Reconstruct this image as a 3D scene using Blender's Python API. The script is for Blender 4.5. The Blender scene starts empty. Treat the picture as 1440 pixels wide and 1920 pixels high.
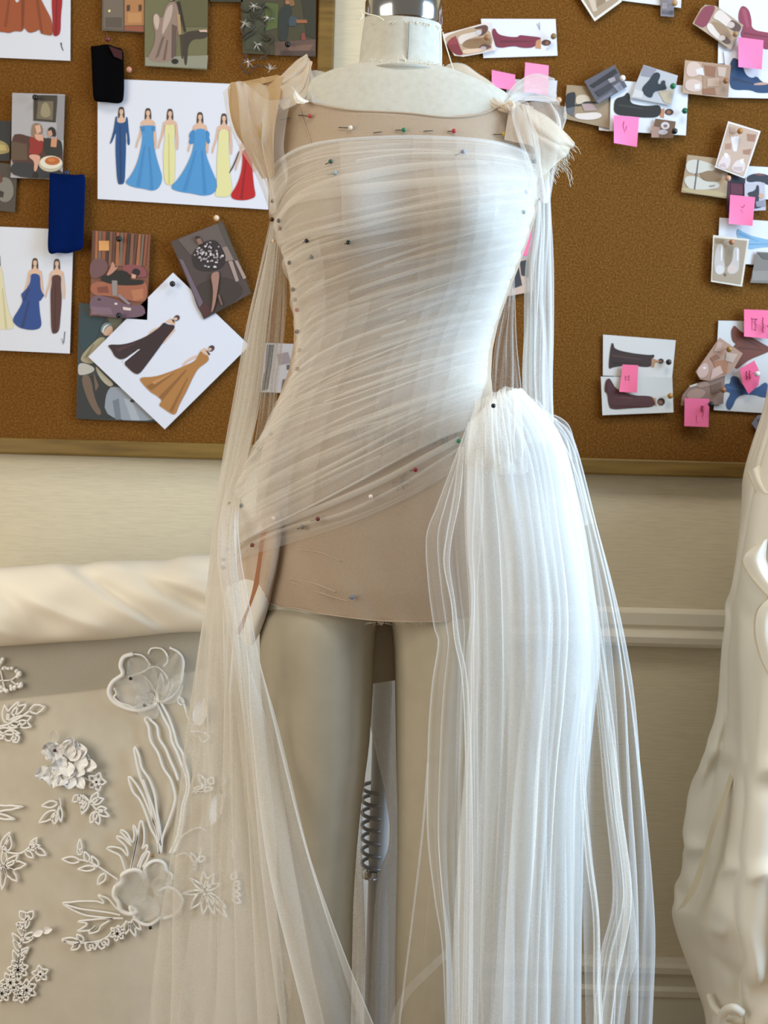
import bpy, bmesh, math, random
import numpy as np
from mathutils import Vector, Matrix

# ------------------------------------------------------------------ camera, light, exposure
SC = bpy.context.scene
COL = SC.collection
F = 2304.0                      # focal length in pixels of the 1440 x 1920 frame
CAM_H = 0.95                    # lens height above the floor
ROLL = math.radians(1.6)        # the photographer held the phone slightly tilted
RIGHT = np.array([math.cos(ROLL), 0.0, math.sin(ROLL)])
UP = np.array([-math.sin(ROLL), 0.0, math.cos(ROLL)])
FWD = np.array([0.0, 1.0, 0.0])
EYE = np.array([0.0, 0.0, CAM_H])
cam_data = bpy.data.cameras.new('camera')
cam_data.sensor_fit = 'VERTICAL'; cam_data.sensor_height = 36.0; cam_data.sensor_width = 27.0
cam_data.lens = F / 1920.0 * 36.0
cam_data.clip_start = 0.05
cam_data.dof.use_dof = True
cam_data.dof.focus_distance = 1.53
cam_data.dof.aperture_fstop = 9.0
cam = bpy.data.objects.new('camera', cam_data); COL.objects.link(cam)
cam.matrix_world = Matrix(((RIGHT[0], UP[0], 0, 0), (0, 0, -1, 0), (RIGHT[2], UP[2], 0, CAM_H), (0, 0, 0, 1)))
SC.camera = cam

world = bpy.data.worlds.new('room_light'); SC.world = world; world.use_nodes = True
bg = world.node_tree.nodes['Background']
bg.inputs[0].default_value = (1.0, 0.90, 0.76, 1); bg.inputs[1].default_value = 0.20

def area(name, loc, target, sx, sy, power, color, spread=180):
    d = bpy.data.lights.new(name, 'AREA'); d.shape = 'RECTANGLE'; d.size = sx; d.size_y = sy
    d.energy = power; d.color = color; d.spread = math.radians(spread)
    o = bpy.data.objects.new(name, d); COL.objects.link(o)
    o.location = loc
    o.rotation_euler = (Vector(target) - Vector(loc)).to_track_quat('-Z', 'Y').to_euler()
    return o

area('window_daylight', (1.55, 1.18, 1.25), (0.12, 1.55, 0.85), 0.8, 1.7, 33, (0.54, 0.76, 1.0), 120)
area('left_window', (-1.75, 0.30, 1.15), (-0.15, 2.0, 0.75), 1.3, 1.7, 32, (1.0, 0.93, 0.80))
area('ceiling_lamp', (-0.6, 1.0, 2.85), (-0.45, 1.9, 0.8), 0.9, 0.7, 6, (1.0, 0.88, 0.68))
area('ceiling_daylight', (0.60, 0.9, 2.85), (0.50, 2.05, 1.5), 0.8, 0.6, 7, (1.0, 0.97, 0.92), 120)

SC.view_settings.view_transform = 'Standard'
SC.view_settings.look = 'None'
SC.view_settings.gamma = 1.0
SC.view_settings.use_curve_mapping = False
SC.view_settings.exposure = 0.0
SC.cycles.transparent_max_bounces = 48
SC.cycles.max_bounces = 10

WALL_Y = 2.10
BOARD_Y = 2.082                 # face of the cork
FORM_Y = 1.60                   # axis of the dress form

def P(px, py, Y):
    """The point at depth Y that the lens sees at pixel px, py."""
    return EYE + FWD * Y + RIGHT * ((px - 720.0) / F * Y) + UP * ((960.0 - py) / F * Y)

# ------------------------------------------------------------------ helpers
def lin(h):
    h = h.lstrip('#')
    out = []
    for i in (0, 2, 4):
        c = int(h[i:i + 2], 16) / 255.0
        out.append(c / 12.92 if c <= 0.04045 else ((c + 0.055) / 1.055) ** 2.4)
    return out

def new_mat(name):
    m = bpy.data.materials.new(name); m.use_nodes = True
    nt = m.node_tree
    return m, nt, nt.nodes['Principled BSDF'], nt.nodes['Material Output']

def plain(name, rgb, rough=0.6, metal=0.0, sheen=0.0):
    m, nt, b, o = new_mat(name)
    b.inputs['Base Color'].default_value = (*rgb, 1)
    b.inputs['Roughness'].default_value = rough
    b.inputs['Metallic'].default_value = metal
    if sheen: b.inputs['Sheen Weight'].default_value = sheen
    return m

def noisy(name, stops, scale=(1, 1, 1), nscale=10, detail=6, rough=0.7, bump=0.0, bscale=None, spec=0.3, dist=0.001):
    """Colour ramp over object-space noise, with optional bump."""
    m, nt, b, o = new_mat(name)
    N, L = nt.nodes, nt.links
    tc = N.new('ShaderNodeTexCoord'); mp = N.new('ShaderNodeMapping')
    mp.inputs['Scale'].default_value = scale
    L.new(tc.outputs['Object'], mp.inputs['Vector'])
    nz = N.new('ShaderNodeTexNoise'); nz.inputs['Scale'].default_value = nscale; nz.inputs['Detail'].default_value = detail
    L.new(mp.outputs[0], nz.inputs['Vector'])
    cr = N.new('ShaderNodeValToRGB')
    el = cr.color_ramp.elements
    while len(el) < len(stops): el.new(0.5)
    for e, (p, c) in zip(el, stops):
        e.position = p; e.color = (*c, 1)
    L.new(nz.outputs['Fac'], cr.inputs[0]); L.new(cr.outputs[0], b.inputs['Base Color'])
    b.inputs['Roughness'].default_value = rough
    b.inputs['Specular IOR Level'].default_value = spec
    if bump:
        bp = N.new('ShaderNodeBump'); bp.inputs['Strength'].default_value = bump; bp.inputs['Distance'].default_value = dist
        L.new(nz.outputs['Fac'], bp.inputs['Height']); L.new(bp.outputs[0], b.inputs['Normal'])
    return m

def sheer(name, rgb, alpha, graze=0.42, trans=0.45):
    """Woven net: open between the threads, so a share of the light passes straight through; seen edge-on the threads close up."""
    m, nt, b, o = new_mat(name)
    N, L = nt.nodes, nt.links
    N.remove(b)
    tr = N.new('ShaderNodeBsdfTransparent')
    df = N.new('ShaderNodeBsdfDiffuse'); df.inputs[0].default_value = (*rgb, 1)
    tl = N.new('ShaderNodeBsdfTranslucent'); tl.inputs[0].default_value = (*rgb, 1)
    mx = N.new('ShaderNodeMixShader'); mx.inputs[0].default_value = trans
    L.new(df.outputs[0], mx.inputs[1]); L.new(tl.outputs[0], mx.inputs[2])
    lw = N.new('ShaderNodeLayerWeight'); lw.inputs['Blend'].default_value = 0.5
    # coverage: alpha facing, rising towards edge-on
    pw = N.new('ShaderNodeMath'); pw.operation = 'POWER'; pw.inputs[1].default_value = 2.2
    L.new(lw.outputs['Facing'], pw.inputs[0])
    ml = N.new('ShaderNodeMath'); ml.operation = 'MULTIPLY_ADD'
    ml.inputs[1].default_value = min(0.95 - alpha, graze * (1 - alpha)); ml.inputs[2].default_value = alpha
    L.new(pw.outputs[0], ml.inputs[0])
    # uneven weave
    tc = N.new('ShaderNodeTexCoord'); nz = N.new('ShaderNodeTexNoise'); nz.inputs['Scale'].default_value = 900; nz.inputs['Detail'].default_value = 1
    L.new(tc.outputs['Object'], nz.inputs['Vector'])
    m2 = N.new('ShaderNodeMath'); m2.operation = 'MULTIPLY_ADD'; m2.inputs[1].default_value = 0.5; m2.inputs[2].default_value = 0.75
    L.new(nz.outputs['Fac'], m2.inputs[0])
    m3 = N.new('ShaderNodeMath'); m3.operation = 'MULTIPLY'; m3.use_clamp = True
    L.new(ml.outputs[0], m3.inputs[0]); L.new(m2.outputs[0], m3.inputs[1])
    ms = N.new('ShaderNodeMixShader')
    L.new(m3.outputs[0], ms.inputs[0]); L.new(tr.outputs[0], ms.inputs[1]); L.new(mx.outputs[0], ms.inputs[2])
    L.new(ms.outputs[0], o.inputs[0])
    return m

def link(name, me, mats, parent=None, smooth=True):
    for m in (mats if isinstance(mats, (list, tuple)) else [mats]): me.materials.append(m)
    if smooth: me.polygons.foreach_set('use_smooth', [True] * len(me.polygons))
    o = bpy.data.objects.new(name, me); COL.objects.link(o)
    if parent is not None: o.parent = parent
    return o

def from_py(name, verts, faces, mats, parent=None, smooth=True, idx=None):
    me = bpy.data.meshes.new(name)
    me.from_pydata([tuple(map(float, v)) for v in verts], [], [tuple(f) for f in faces])
    me.update()
    o = link(name, me, mats, parent, smooth)
    if idx is not None: me.polygons.foreach_set('material_index', idx)
    return o

def tag(o, label=None, cat=None, group=None, kind=None):
    if label: o['label'] = label
    if cat: o['category'] = cat
    if group: o['group'] = group
    if kind: o['kind'] = kind
    return o

def empty(name, loc=(0, 0, 0)):
    o = bpy.data.objects.new(name, None); COL.objects.link(o); o.location = loc; o.empty_display_size = 0.05
    return o

def under(o, parent):
    """Parent a mesh written in world coordinates under an Empty that stands elsewhere."""
    o.parent = parent; o.matrix_parent_inverse = Matrix.Translation(-Vector(parent.location))
    return o

class MB:
    """Collects boxes, tubes, spheres and flat shapes; build() links them as one mesh."""
    def __init__(self): self.v = []; self.f = []; self.i = []
    def add(self, v, f, mi=0):
        b = len(self.v); self.v += [tuple(map(float, p)) for p in v]
        self.f += [tuple(b + k for k in q) for q in f]; self.i += [mi] * len(f)
    def box(self, x0, x1, y0, y1, z0, z1, mi=0):
        v = [(x, y, z) for x in (x0, x1) for y in (y0, y1) for z in (z0, z1)]
        self.add(v, [(0, 1, 3, 2), (4, 6, 7, 5), (0, 4, 5, 1), (2, 3, 7, 6), (0, 2, 6, 4), (1, 5, 7, 3)], mi)
    def tube(self, pts, r, n=6, mi=0, closed=False):
        pts = np.array(pts, float)
        m = len(pts)
        if m < 2: return
        t = np.gradient(pts, axis=0)
        if closed: t = np.roll(pts, -1, 0) - np.roll(pts, 1, 0)
        t /= np.linalg.norm(t, axis=1)[:, None] + 1e-12
        ref = np.array([0.0, 1.0, 0.0]) if abs(t[:, 1]).mean() < 0.8 else np.array([1.0, 0, 0])
        a = np.cross(t, ref); a /= np.linalg.norm(a, axis=1)[:, None] + 1e-12
        b = np.cross(t, a)
        rr = np.broadcast_to(np.asarray(r, float), (m,))
        v = []
        for k in range(m):
            for q in range(n):
                an = 2 * math.pi * q / n
                v.append(pts[k] + rr[k] * (math.cos(an) * a[k] + math.sin(an) * b[k]))
        f = []
        for k in range(m if closed else m - 1):
            k2 = (k + 1) % m
            for q in range(n):
                f.append((k * n + q, k * n + (q + 1) % n, k2 * n + (q + 1) % n, k2 * n + q))
        if not closed:
            f.append(tuple(range(n - 1, -1, -1))); f.append(tuple((m - 1) * n + q for q in range(n)))
        self.add(v, f, mi)
    def ball(self, c, r, n=10, mi=0, sq=(1, 1, 1)):
        v, f = [], []
        for a in range(n // 2 + 1):
            th = math.pi * a / (n // 2)
            for q in range(n):
                ph = 2 * math.pi * q / n
                v.append((c[0] + r * sq[0] * math.sin(th) * math.cos(ph), c[1] + r * sq[1] * math.sin(th) * math.sin(ph), c[2] + r * sq[2] * math.cos(th)))
        for a in range(n // 2):
            for q in range(n):
                f.append((a * n + q, (a + 1) * n + q, (a + 1) * n + (q + 1) % n, a * n + (q + 1) % n))
        self.add(v, f, mi)
    def build(self, name, mats, parent=None, smooth=True):
        return from_py(name, self.v, self.f, mats, parent, smooth, self.i)

def spline(pts, n):
    """Catmull-Rom through pts, n samples evenly spaced along the length."""
    p = np.array(pts, float)
    if len(p) == 2:
        t = np.linspace(0, 1, n)[:, None]; return p[0] * (1 - t) + p[1] * t
    q = np.vstack([2 * p[0] - p[1], p, 2 * p[-1] - p[-2]])
    out = []
    for i in range(1, len(q) - 2):
        t = np.linspace(0, 1, 24, endpoint=False)[:, None]
        a, b, c, d = q[i - 1], q[i], q[i + 1], q[i + 2]
        out.append(0.5 * (2 * b + (c - a) * t + (2 * a - 5 * b + 4 * c - d) * t ** 2 + (3 * b - a - 3 * c + d) * t ** 3))
    out = np.vstack(out + [p[-1:]])
    s = np.r_[0, np.cumsum(np.linalg.norm(np.diff(out, axis=0), axis=1))]
    u = np.linspace(0, s[-1], n)
    return np.stack([np.interp(u, s, out[:, k]) for k in range(out.shape[1])], 1)

def across(guides, nu):
    """Smooth interpolation over a list of equally sampled curves: nu curves."""
    g = np.array(guides)
    m, nv, _ = g.shape
    if m == 2:
        s = np.linspace(0, 1, nu)[:, None, None]; return g[0] * (1 - s) + g[1] * s
    q = np.concatenate([2 * g[:1] - g[1:2], g, 2 * g[-1:] - g[-2:-1]])
    out = np.empty((nu, nv, 3))
    for k in range(nu):
        x = k / (nu - 1) * (m - 1); i = min(int(x), m - 2); t = x - i
        a, b, c, d = q[i], q[i + 1], q[i + 2], q[i + 3]
        out[k] = 0.5 * (2 * b + (c - a) * t + (2 * a - 5 * b + 4 * c - d) * t ** 2 + (3 * b - a - 3 * c + d) * t ** 3)
    return out

def cloth_grid(guides, nu, nv, folds, seed=0, warp=0.02, fade=(1, 1)):
    """A cloth surface through guide curves with pleats running along them.
    folds: (number of pleats, depth at start, depth at end, fold-over factor; above 1 the cloth doubles back on itself)."""
    rnd = random.Random(seed)
    G = across([spline(g, nv) for g in guides], nu)
    Tu = np.gradient(G, axis=0) * (nu - 1)
    Tv = np.gradient(G, axis=1)
    W = np.linalg.norm(Tu, axis=2)[..., None]
    N = np.cross(Tu, Tv); N /= np.linalg.norm(N, axis=2)[..., None] + 1e-12
    if N[..., 1].mean() > 0: N = -N
    U = Tu / (W + 1e-9)
    s = np.linspace(0, 1, nu)[:, None]; t = np.linspace(0, 1, nv)[None, :]
    out = G.copy()
    for (k, a0, a1, over) in folds:
        w = np.zeros((nu, nv)); am = np.zeros((nu, nv))
        for _ in range(7):
            fs, ft = rnd.uniform(0.6, 0.30 * k + 1.5), rnd.uniform(0.1, 0.75)
            w += warp * rnd.uniform(0.4, 1.0) / fs * np.sin(2 * math.pi * (fs * s + ft * t * rnd.choice((-1, 1))) + rnd.uniform(0, 6.28)) * (3.0 if fs < 3 else 2.0)
            fs, ft = rnd.uniform(1, 0.55 * k + 2), rnd.uniform(0.2, 1.7)
            am += np.sin(2 * math.pi * (fs * s + ft * t * rnd.choice((-1, 1))) + rnd.uniform(0, 6.28))
        am = np.clip(0.62 + 0.30 * am, 0.06, 1.5)
        edge = np.minimum(1, np.minimum(s, 1 - s) * max(k, 4) * 0.8 + 0.25)
        am = am * edge
        ph = 2 * math.pi * k * (s + w) + rnd.uniform(0, 6.28)
        amp = (a0 + (a1 - a0) * t)
        out += N * (amp * am * np.cos(ph))[..., None]
        out += U * W * (over * am / (2 * math.pi * k) * np.sin(ph))[..., None]
    return out

def grid_faces(nu, nv, off=0):
    i = np.arange(nu - 1)[:, None] * nv + np.arange(nv - 1)[None, :] + off
    return np.stack([i, i + nv, i + nv + 1, i + 1], -1).reshape(-1, 4)

def drape(name, guides, mats, parent, nu=120, nv=90, folds=((8, .006, .01, 1.1),), seed=0, warp=0.02, hems=(), hem_r=0.0009, label=None, push=None, extra=None):
    """Linked cloth mesh; hems = edges ('a' first guide, 'b' last guide, 'end') that carry a rolled, denser edge (material slot 1)."""
    g = cloth_grid(guides, nu, nv, folds, seed, warp)
    if push is not None: g = push(g)
    mb_v = g.reshape(-1, 3); fc = grid_faces(nu, nv)
    mb = MB(); mb.v = [tuple(p) for p in mb_v.tolist()]; mb.f = [tuple(q) for q in fc.tolist()]; mb.i = [0] * len(fc)
    for h in hems:
        c = {'a': g[0], 'b': g[-1], 'end': g[:, -1], 'start': g[:, 0]}[h] if isinstance(h, str) else g[int(h * (nu - 1))]
        mb.tube(c, hem_r, 5, 1)
    if extra: extra(mb, cloth_grid(guides, nu, nv, (), seed, warp))
    o = mb.build(name, mats, None, True)
    under(o, parent)
    if label: o['label'] = label
    return o
# ------------------------------------------------------------------ materials of the place
M_wall = noisy('grasscloth', [(0.30, (0.55, 0.48, 0.34)), (0.52, (0.62, 0.54, 0.385)), (0.72, (0.65, 0.57, 0.41))], scale=(2.5, 1, 60), nscale=14, detail=6, rough=0.85, bump=0.15, dist=0.0008)
M_paint = noisy('cream_paint', [(0.3, (0.66, 0.60, 0.48)), (0.7, (0.70, 0.64, 0.52))], nscale=6, rough=0.45)
M_floor = noisy('oak_floor', [(0.3, (0.20, 0.12, 0.06)), (0.7, (0.32, 0.20, 0.10))], scale=(8, 0.7, 1), nscale=4, rough=0.5)
M_oak = noisy('oak_frame', [(0.25, (0.085, 0.045, 0.008)), (0.5, (0.17, 0.098, 0.020)), (0.8, (0.24, 0.145, 0.036))], scale=(1.2, 8, 14), nscale=5, detail=8, rough=0.5, bump=0.15)

def cork_mat():
    m, nt, b, o = new_mat('cork')
    N, L = nt.nodes, nt.links
    tc = N.new('ShaderNodeTexCoord')
    n1 = N.new('ShaderNodeTexNoise'); n1.inputs['Scale'].default_value = 330; n1.inputs['Detail'].default_value = 3
    n2 = N.new('ShaderNodeTexNoise'); n2.inputs['Scale'].default_value = 5; n2.inputs['Detail'].default_value = 3
    v = N.new('ShaderNodeTexVoronoi'); v.inputs['Scale'].default_value = 260
    for n in (n1, n2, v): L.new(tc.outputs['Object'], n.inputs['Vector'])
    cr = N.new('ShaderNodeValToRGB'); e = cr.color_ramp.elements
    e[0].position = 0.30; e[0].color = (0.105, 0.042, 0.007, 1)
    e[1].position = 0.74; e[1].color = (0.235, 0.110, 0.030, 1)
    k = e.new(0.5); k.color = (0.152, 0.064, 0.0125, 1)
    L.new(n1.outputs['Fac'], cr.inputs[0])
    mx = N.new('ShaderNodeMixRGB'); mx.blend_type = 'MULTIPLY'; mx.inputs[0].default_value = 0.35
    c2 = N.new('ShaderNodeValToRGB'); c2.color_ramp.elements[0].color = (0.62, 0.60, 0.55, 1); c2.color_ramp.elements[1].color = (1.15, 1.1, 1.05, 1)
    L.new(n2.outputs['Fac'], c2.inputs[0]); L.new(cr.outputs[0], mx.inputs[1]); L.new(c2.outputs[0], mx.inputs[2])
    L.new(mx.outputs[0], b.inputs['Base Color'])
    b.inputs['Roughness'].default_value = 0.9; b.inputs['Specular IOR Level'].default_value = 0.04
    bp = N.new('ShaderNodeBump'); bp.inputs['Strength'].default_value = 0.4; bp.inputs['Distance'].default_value = 0.001
    L.new(v.outputs['Distance'], bp.inputs['Height']); L.new(bp.outputs[0], b.inputs['Normal'])
    return m
M_cork = cork_mat()

M_tulle = sheer('ivory_tulle', (0.93, 0.90, 0.84), 0.27)
M_tulle_fine = sheer('ivory_tulle_single', (0.89, 0.885, 0.86), 0.22)
M_tulle_deep = sheer('ivory_tulle_layers', (0.86, 0.87, 0.87), 0.52)
M_tulle_pair = sheer('ivory_tulle_double', (0.93, 0.90, 0.84), 0.42)
M_hem = sheer('tulle_rolled_edge', (0.92, 0.91, 0.89), 0.36)
M_nude = sheer('nude_mesh', (0.57, 0.44, 0.325), 0.76, trans=0.15)
M_gold = sheer('nude_organza', (0.60, 0.42, 0.225), 0.93, trans=0.3)
M_cream = sheer('cream_organza', (0.85, 0.74, 0.60), 0.74, trans=0.35)
M_linen = noisy('form_linen', [(0.25, (0.51, 0.49, 0.42)), (0.5, (0.55, 0.535, 0.465)), (0.8, (0.59, 0.575, 0.51))], nscale=120, detail=4, rough=0.9, bump=0.2, dist=0.0006)
M_jersey = noisy('form_jersey', [(0.3, (0.385, 0.34, 0.255)), (0.7, (0.42, 0.37, 0.28))], nscale=30, rough=0.95)
M_chrome = plain('chrome', (0.62, 0.63, 0.64), 0.16, 1.0)
M_white = plain('white_cotton', (0.80, 0.77, 0.71), 0.9)
M_grey = plain('grey_metal', (0.45, 0.46, 0.48), 0.35, 0.7)
M_thread = plain('thread', (0.80, 0.74, 0.60), 0.8)
M_satin = noisy('ivory_satin', [(0.3, (0.86, 0.81, 0.70)), (0.7, (0.90, 0.85, 0.74))], nscale=4, rough=0.5, spec=0.45)
M_muslin = noisy('beige_net_panel', [(0.3, (0.60, 0.55, 0.455)), (0.7, (0.64, 0.59, 0.49))], nscale=40, rough=0.9)
M_cord = plain('white_cord', (0.93, 0.92, 0.90), 0.7)
M_petal = sheer('organza_petal', (0.86, 0.85, 0.82), 0.45)
M_petal_white = plain('white_petal', (0.95, 0.95, 0.95), 0.8)

# ------------------------------------------------------------------ room
def struct(o): return tag(o, kind='structure')
b = MB(); b.box(-3.2, 3.2, WALL_Y, WALL_Y + 0.1, 0, 2.9); struct(b.build('wall_back', M_wall, smooth=False))
b = MB(); b.box(-3.2, 3.2, -1.6, WALL_Y, -0.05, 0); struct(b.build('floor', M_floor, smooth=False))

def profile_bar(name, prof, x0, x1, mat):
    """A moulding: profile of (projection from wall, z) swept along x."""
    n = len(prof)
    v = [(x, WALL_Y - d, z) for x in (x0, x1) for d, z in prof]
    f = [(i, i + 1, n + i + 1, n + i) for i in range(n - 1)]
    f += [tuple(range(n - 1, -1, -1)), tuple(range(n, 2 * n))]
    return struct(from_py(name, v, f, mat, smooth=False))

zr = P(1270, 1197, WALL_Y)[2] - 0.013       # underside of the chair rail near x = 0.5, brought level
zt = zr + 0.064
profile_bar('trim_1', [(0, zr), (0.020, zr), (0.024, zr + .006), (0.026, zr + .016), (0.022, zr + .024), (0.012, zr + .027), (0.012, zr + .031), (0.016, zr + .036), (0.016, zr + .056), (0.009, zr + .060), (0.005, zt), (0, zt)], -3.2, 3.2, M_paint)
zb = P(1200, 1784, WALL_Y)[2] - 0.008
profile_bar('baseboard_back', [(0, 0), (0.015, 0), (0.015, zb - .064), (0.018, zb - .062), (0.018, zb - .052), (0.012, zb - .046), (0.014, zb - .03), (0.020, zb - .022), (0.020, zb - .012), (0.010, zb - .008), (0.008, zb), (0, zb)], -3.2, 3.2, M_paint)

# ------------------------------------------------------------------ cork boards
def cork_board(x0, x1, z0, z1, label):
    root = empty('cork_board', ((x0 + x1) / 2, WALL_Y - 0.001, z0))
    tag(root, label, 'notice board', 'framed cork boards on the wall')
    w = 0.027
    c = MB(); c.box(x0 + w * .6, x1 - w * .6, BOARD_Y, WALL_Y - 0.002, z0 + w * .6, z1 - w * .6)
    under(c.build('cork_panel', M_cork, smooth=False), root)
    for a in ((x0, x1, z0, z0 + w), (x0, x1, z1 - w, z1), (x0, x0 + w, z0 + w, z1 - w), (x1 - w, x1, z0 + w, z1 - w)):
        m = MB(); m.box(a[0], a[1], BOARD_Y - 0.010, WALL_Y - 0.001, a[2], a[3])
        o = m.build('frame_rail', M_oak, smooth=False)
        bv = o.modifiers.new('edge', 'BEVEL'); bv.width = 0.003; bv.segments = 2
        under(o, root)
    return root
zl = P(610, 866, WALL_Y)[2]
cork_board(-1.02, P(626, 80, BOARD_Y)[0], P(200, 856, BOARD_Y)[2], 1.98, 'oak framed cork board with gown sketches and portraits, behind the left shoulder')
cork_board(P(752, 80, BOARD_Y)[0], 1.02, P(1250, 893, BOARD_Y)[2], 1.98, 'oak framed cork board with shoe photos and pink notes, behind the right shoulder')

# ------------------------------------------------------------------ the dress form
# py, left px, right px, half depth front, half depth back
RINGS = [(146, 622, 872, .060, .060), (152, 602, 890, .064, .066), (162, 580, 916, .068, .074), (176, 554, 950, .074, .080), (195, 530, 980, .080, .086),
         (230, 512, 1000, .090, .092), (280, 504, 1008, .102, .094), (340, 505, 1010, .114, .092), (400, 513, 1000, .118, .088),
         (450, 528, 984, .112, .084), (500, 541, 966, .100, .080), (550, 550, 947, .092, .078), (600, 556, 930, .088, .078), (650, 555, 919, .088, .080),
         (700, 546, 916, .092, .086), (750, 528, 921, .098, .094), (800, 510, 931, .104, .104), (850, 497, 941, .107, .112), (900, 489, 949, .108, .118),
         (1000, 481, 957, .106, .120), (1100, 482, 957, .100, .110), (1146, 486, 955, .094, .102)]
RZ = np.array([P(720, r[0], FORM_Y)[2] for r in RINGS])[::-1]
RCX = np.array([0.5 * (P(r[1], r[0], FORM_Y)[0] + P(r[2], r[0], FORM_Y)[0]) for r in RINGS])[::-1]
RHW = np.array([0.5 * (r[2] - r[1]) / F * FORM_Y for r in RINGS])[::-1]
RDF = np.array([r[3] for r in RINGS])[::-1]
RDB = np.array([r[4] for r in RINGS])[::-1]
BUST = [(P(632, 400, FORM_Y - .11)), (P(884, 404, FORM_Y - .11))]

def ring_at(z):
    return np.interp(z, RZ, RCX), np.interp(z, RZ, RHW), np.interp(z, RZ, RDF), np.interp(z, RZ, RDB)

def bump(x, z):
    v = 0
    for c in BUST:
        v = v + 0.034 * np.exp(-((x - c[0]) / 0.060) ** 2 - ((z - c[2]) / 0.062) ** 2)
    return v

def front_y(x, z, off=0.0):
    cx, hw, df, db = ring_at(z)
    t = np.clip((x - cx) / (hw + off), -1, 1)
    c = np.sqrt(np.clip(1 - np.abs(t) ** 2.3, 0, 1))
    return FORM_Y - (df + off) * c - bump(x, z) * c

def on_body(px, py, off=0.004):
    """Point on the front of the form (raised by off) that the lens sees at px, py."""
    Y = FORM_Y - 0.09
    for _ in range(6):
        p = P(px, py, Y); Y = 0.5 * Y + 0.5 * float(front_y(p[0], p[2], off))
    return P(px, py, Y)

form = empty('dress_form', (float(RCX[0]), FORM_Y, 0.0))
tag(form, 'life-size linen dress form with legs and a chrome neck cap, wearing the tulle gown', 'dress form')

def ring_verts(z, off=0.0, n=72):
    cx, hw, df, db = ring_at(z)
    out = []
    for k in range(n):
        a = 2 * math.pi * k / n
        t = math.cos(a)
        c = math.sqrt(max(0.0, 1 - abs(t) ** 2.3))
        x = cx + (hw + off) * t
        if math.sin(a) <= 0:
            out.append((x, FORM_Y - (df + off) * c - float(bump(x, z)) * c, z))
        else:
            out.append((x, FORM_Y + (db + off) * c, z))
    return out

n = 72; zs = np.r_[np.linspace(RZ[0], RZ[-4], 86), RZ[-3:]]
v = [p for z in zs for p in ring_verts(z)]
f = [(i * n + k, i * n + (k + 1) % n, (i + 1) * n + (k + 1) % n, (i + 1) * n + k) for i in range(len(zs) - 1) for k in range(n)]
f += [tuple(range(n - 1, -1, -1)), tuple((len(zs) - 1) * n + k for k in range(n))]
under(from_py('torso', v, f, M_linen), form)

def leg(rows, name='leg'):
    v, f = [], []
    n = 40
    for (py, xl, xr, d) in rows:
        a, b2 = P(xl, py, FORM_Y), P(xr, py, FORM_Y)
        cx, hw, z = (a[0] + b2[0]) / 2, (b2[0] - a[0]) / 2, (a[2] + b2[2]) / 2
        for k in range(n):
            an = 2 * math.pi * k / n
            v.append((cx + hw * math.cos(an), FORM_Y + d * math.sin(an), z))
    for i in range(len(rows) - 1):
        for k in range(n): f.append((i * n + k, (i + 1) * n + k, (i + 1) * n + (k + 1) % n, i * n + (k + 1) % n))
    f += [tuple(range(n)), tuple((len(rows) - 1) * n + k for k in range(n - 1, -1, -1))]
    o = from_py(name, v, f, M_jersey)
    under(o, form)
    return o
def smooth_rows(rows, m=36):
    a = np.array(rows, float); y = np.linspace(a[0, 0], a[-1, 0], m)
    return [(yy, *[np.interp(yy, a[:, 0], a[:, k]) for k in (1, 2, 3)]) for yy in y]
leg(smooth_rows([(1122, 500, 706, .070), (1150, 488, 712, .086), (1200, 487, 703, .094), (1300, 490, 699, .092), (1400, 500, 692, .088), (1500, 512, 678, .080), (1600, 522, 668, .074), (1700, 530, 662, .068), (1800, 536, 660, .062), (1950, 545, 657, .056), (2060, 550, 655, .060), (2200, 565, 645, .052), (2280, 575, 638, .045)]))
leg(smooth_rows([(1122, 732, 944, .070), (1150, 726, 956, .086), (1200, 738, 955, .094), (1300, 741, 950, .092), (1400, 742, 942, .088), (1500, 745, 930, .080), (1600, 745, 921, .074), (1700, 743, 912, .068), (1800, 741, 905, .062), (1950, 741, 893, .056), (2060, 743, 888, .060), (2200, 752, 872, .052), (2280, 760, 862, .045)]))
# the crotch piece between the thighs
a, c = P(690, 1150, FORM_Y + .03), P(750, 1274, FORM_Y + .03)
v = [(a[0], FORM_Y + .0, a[2]), (c[0], FORM_Y + .0, a[2]), (c[0], FORM_Y + .0, c[2] + .004), (a[0], FORM_Y + .0, c[2] - .004),
     (a[0], FORM_Y + .08, a[2]), (c[0], FORM_Y + .08, a[2]), (c[0], FORM_Y + .06, c[2] + .004), (a[0], FORM_Y + .06, c[2] - .004)]
under(from_py('crotch_panel', v, [(0, 3, 2, 1), (4, 5, 6, 7), (0, 1, 5, 4), (3, 7, 6, 2), (0, 4, 7, 3), (1, 2, 6, 5)], M_jersey, smooth=False), form)

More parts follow.
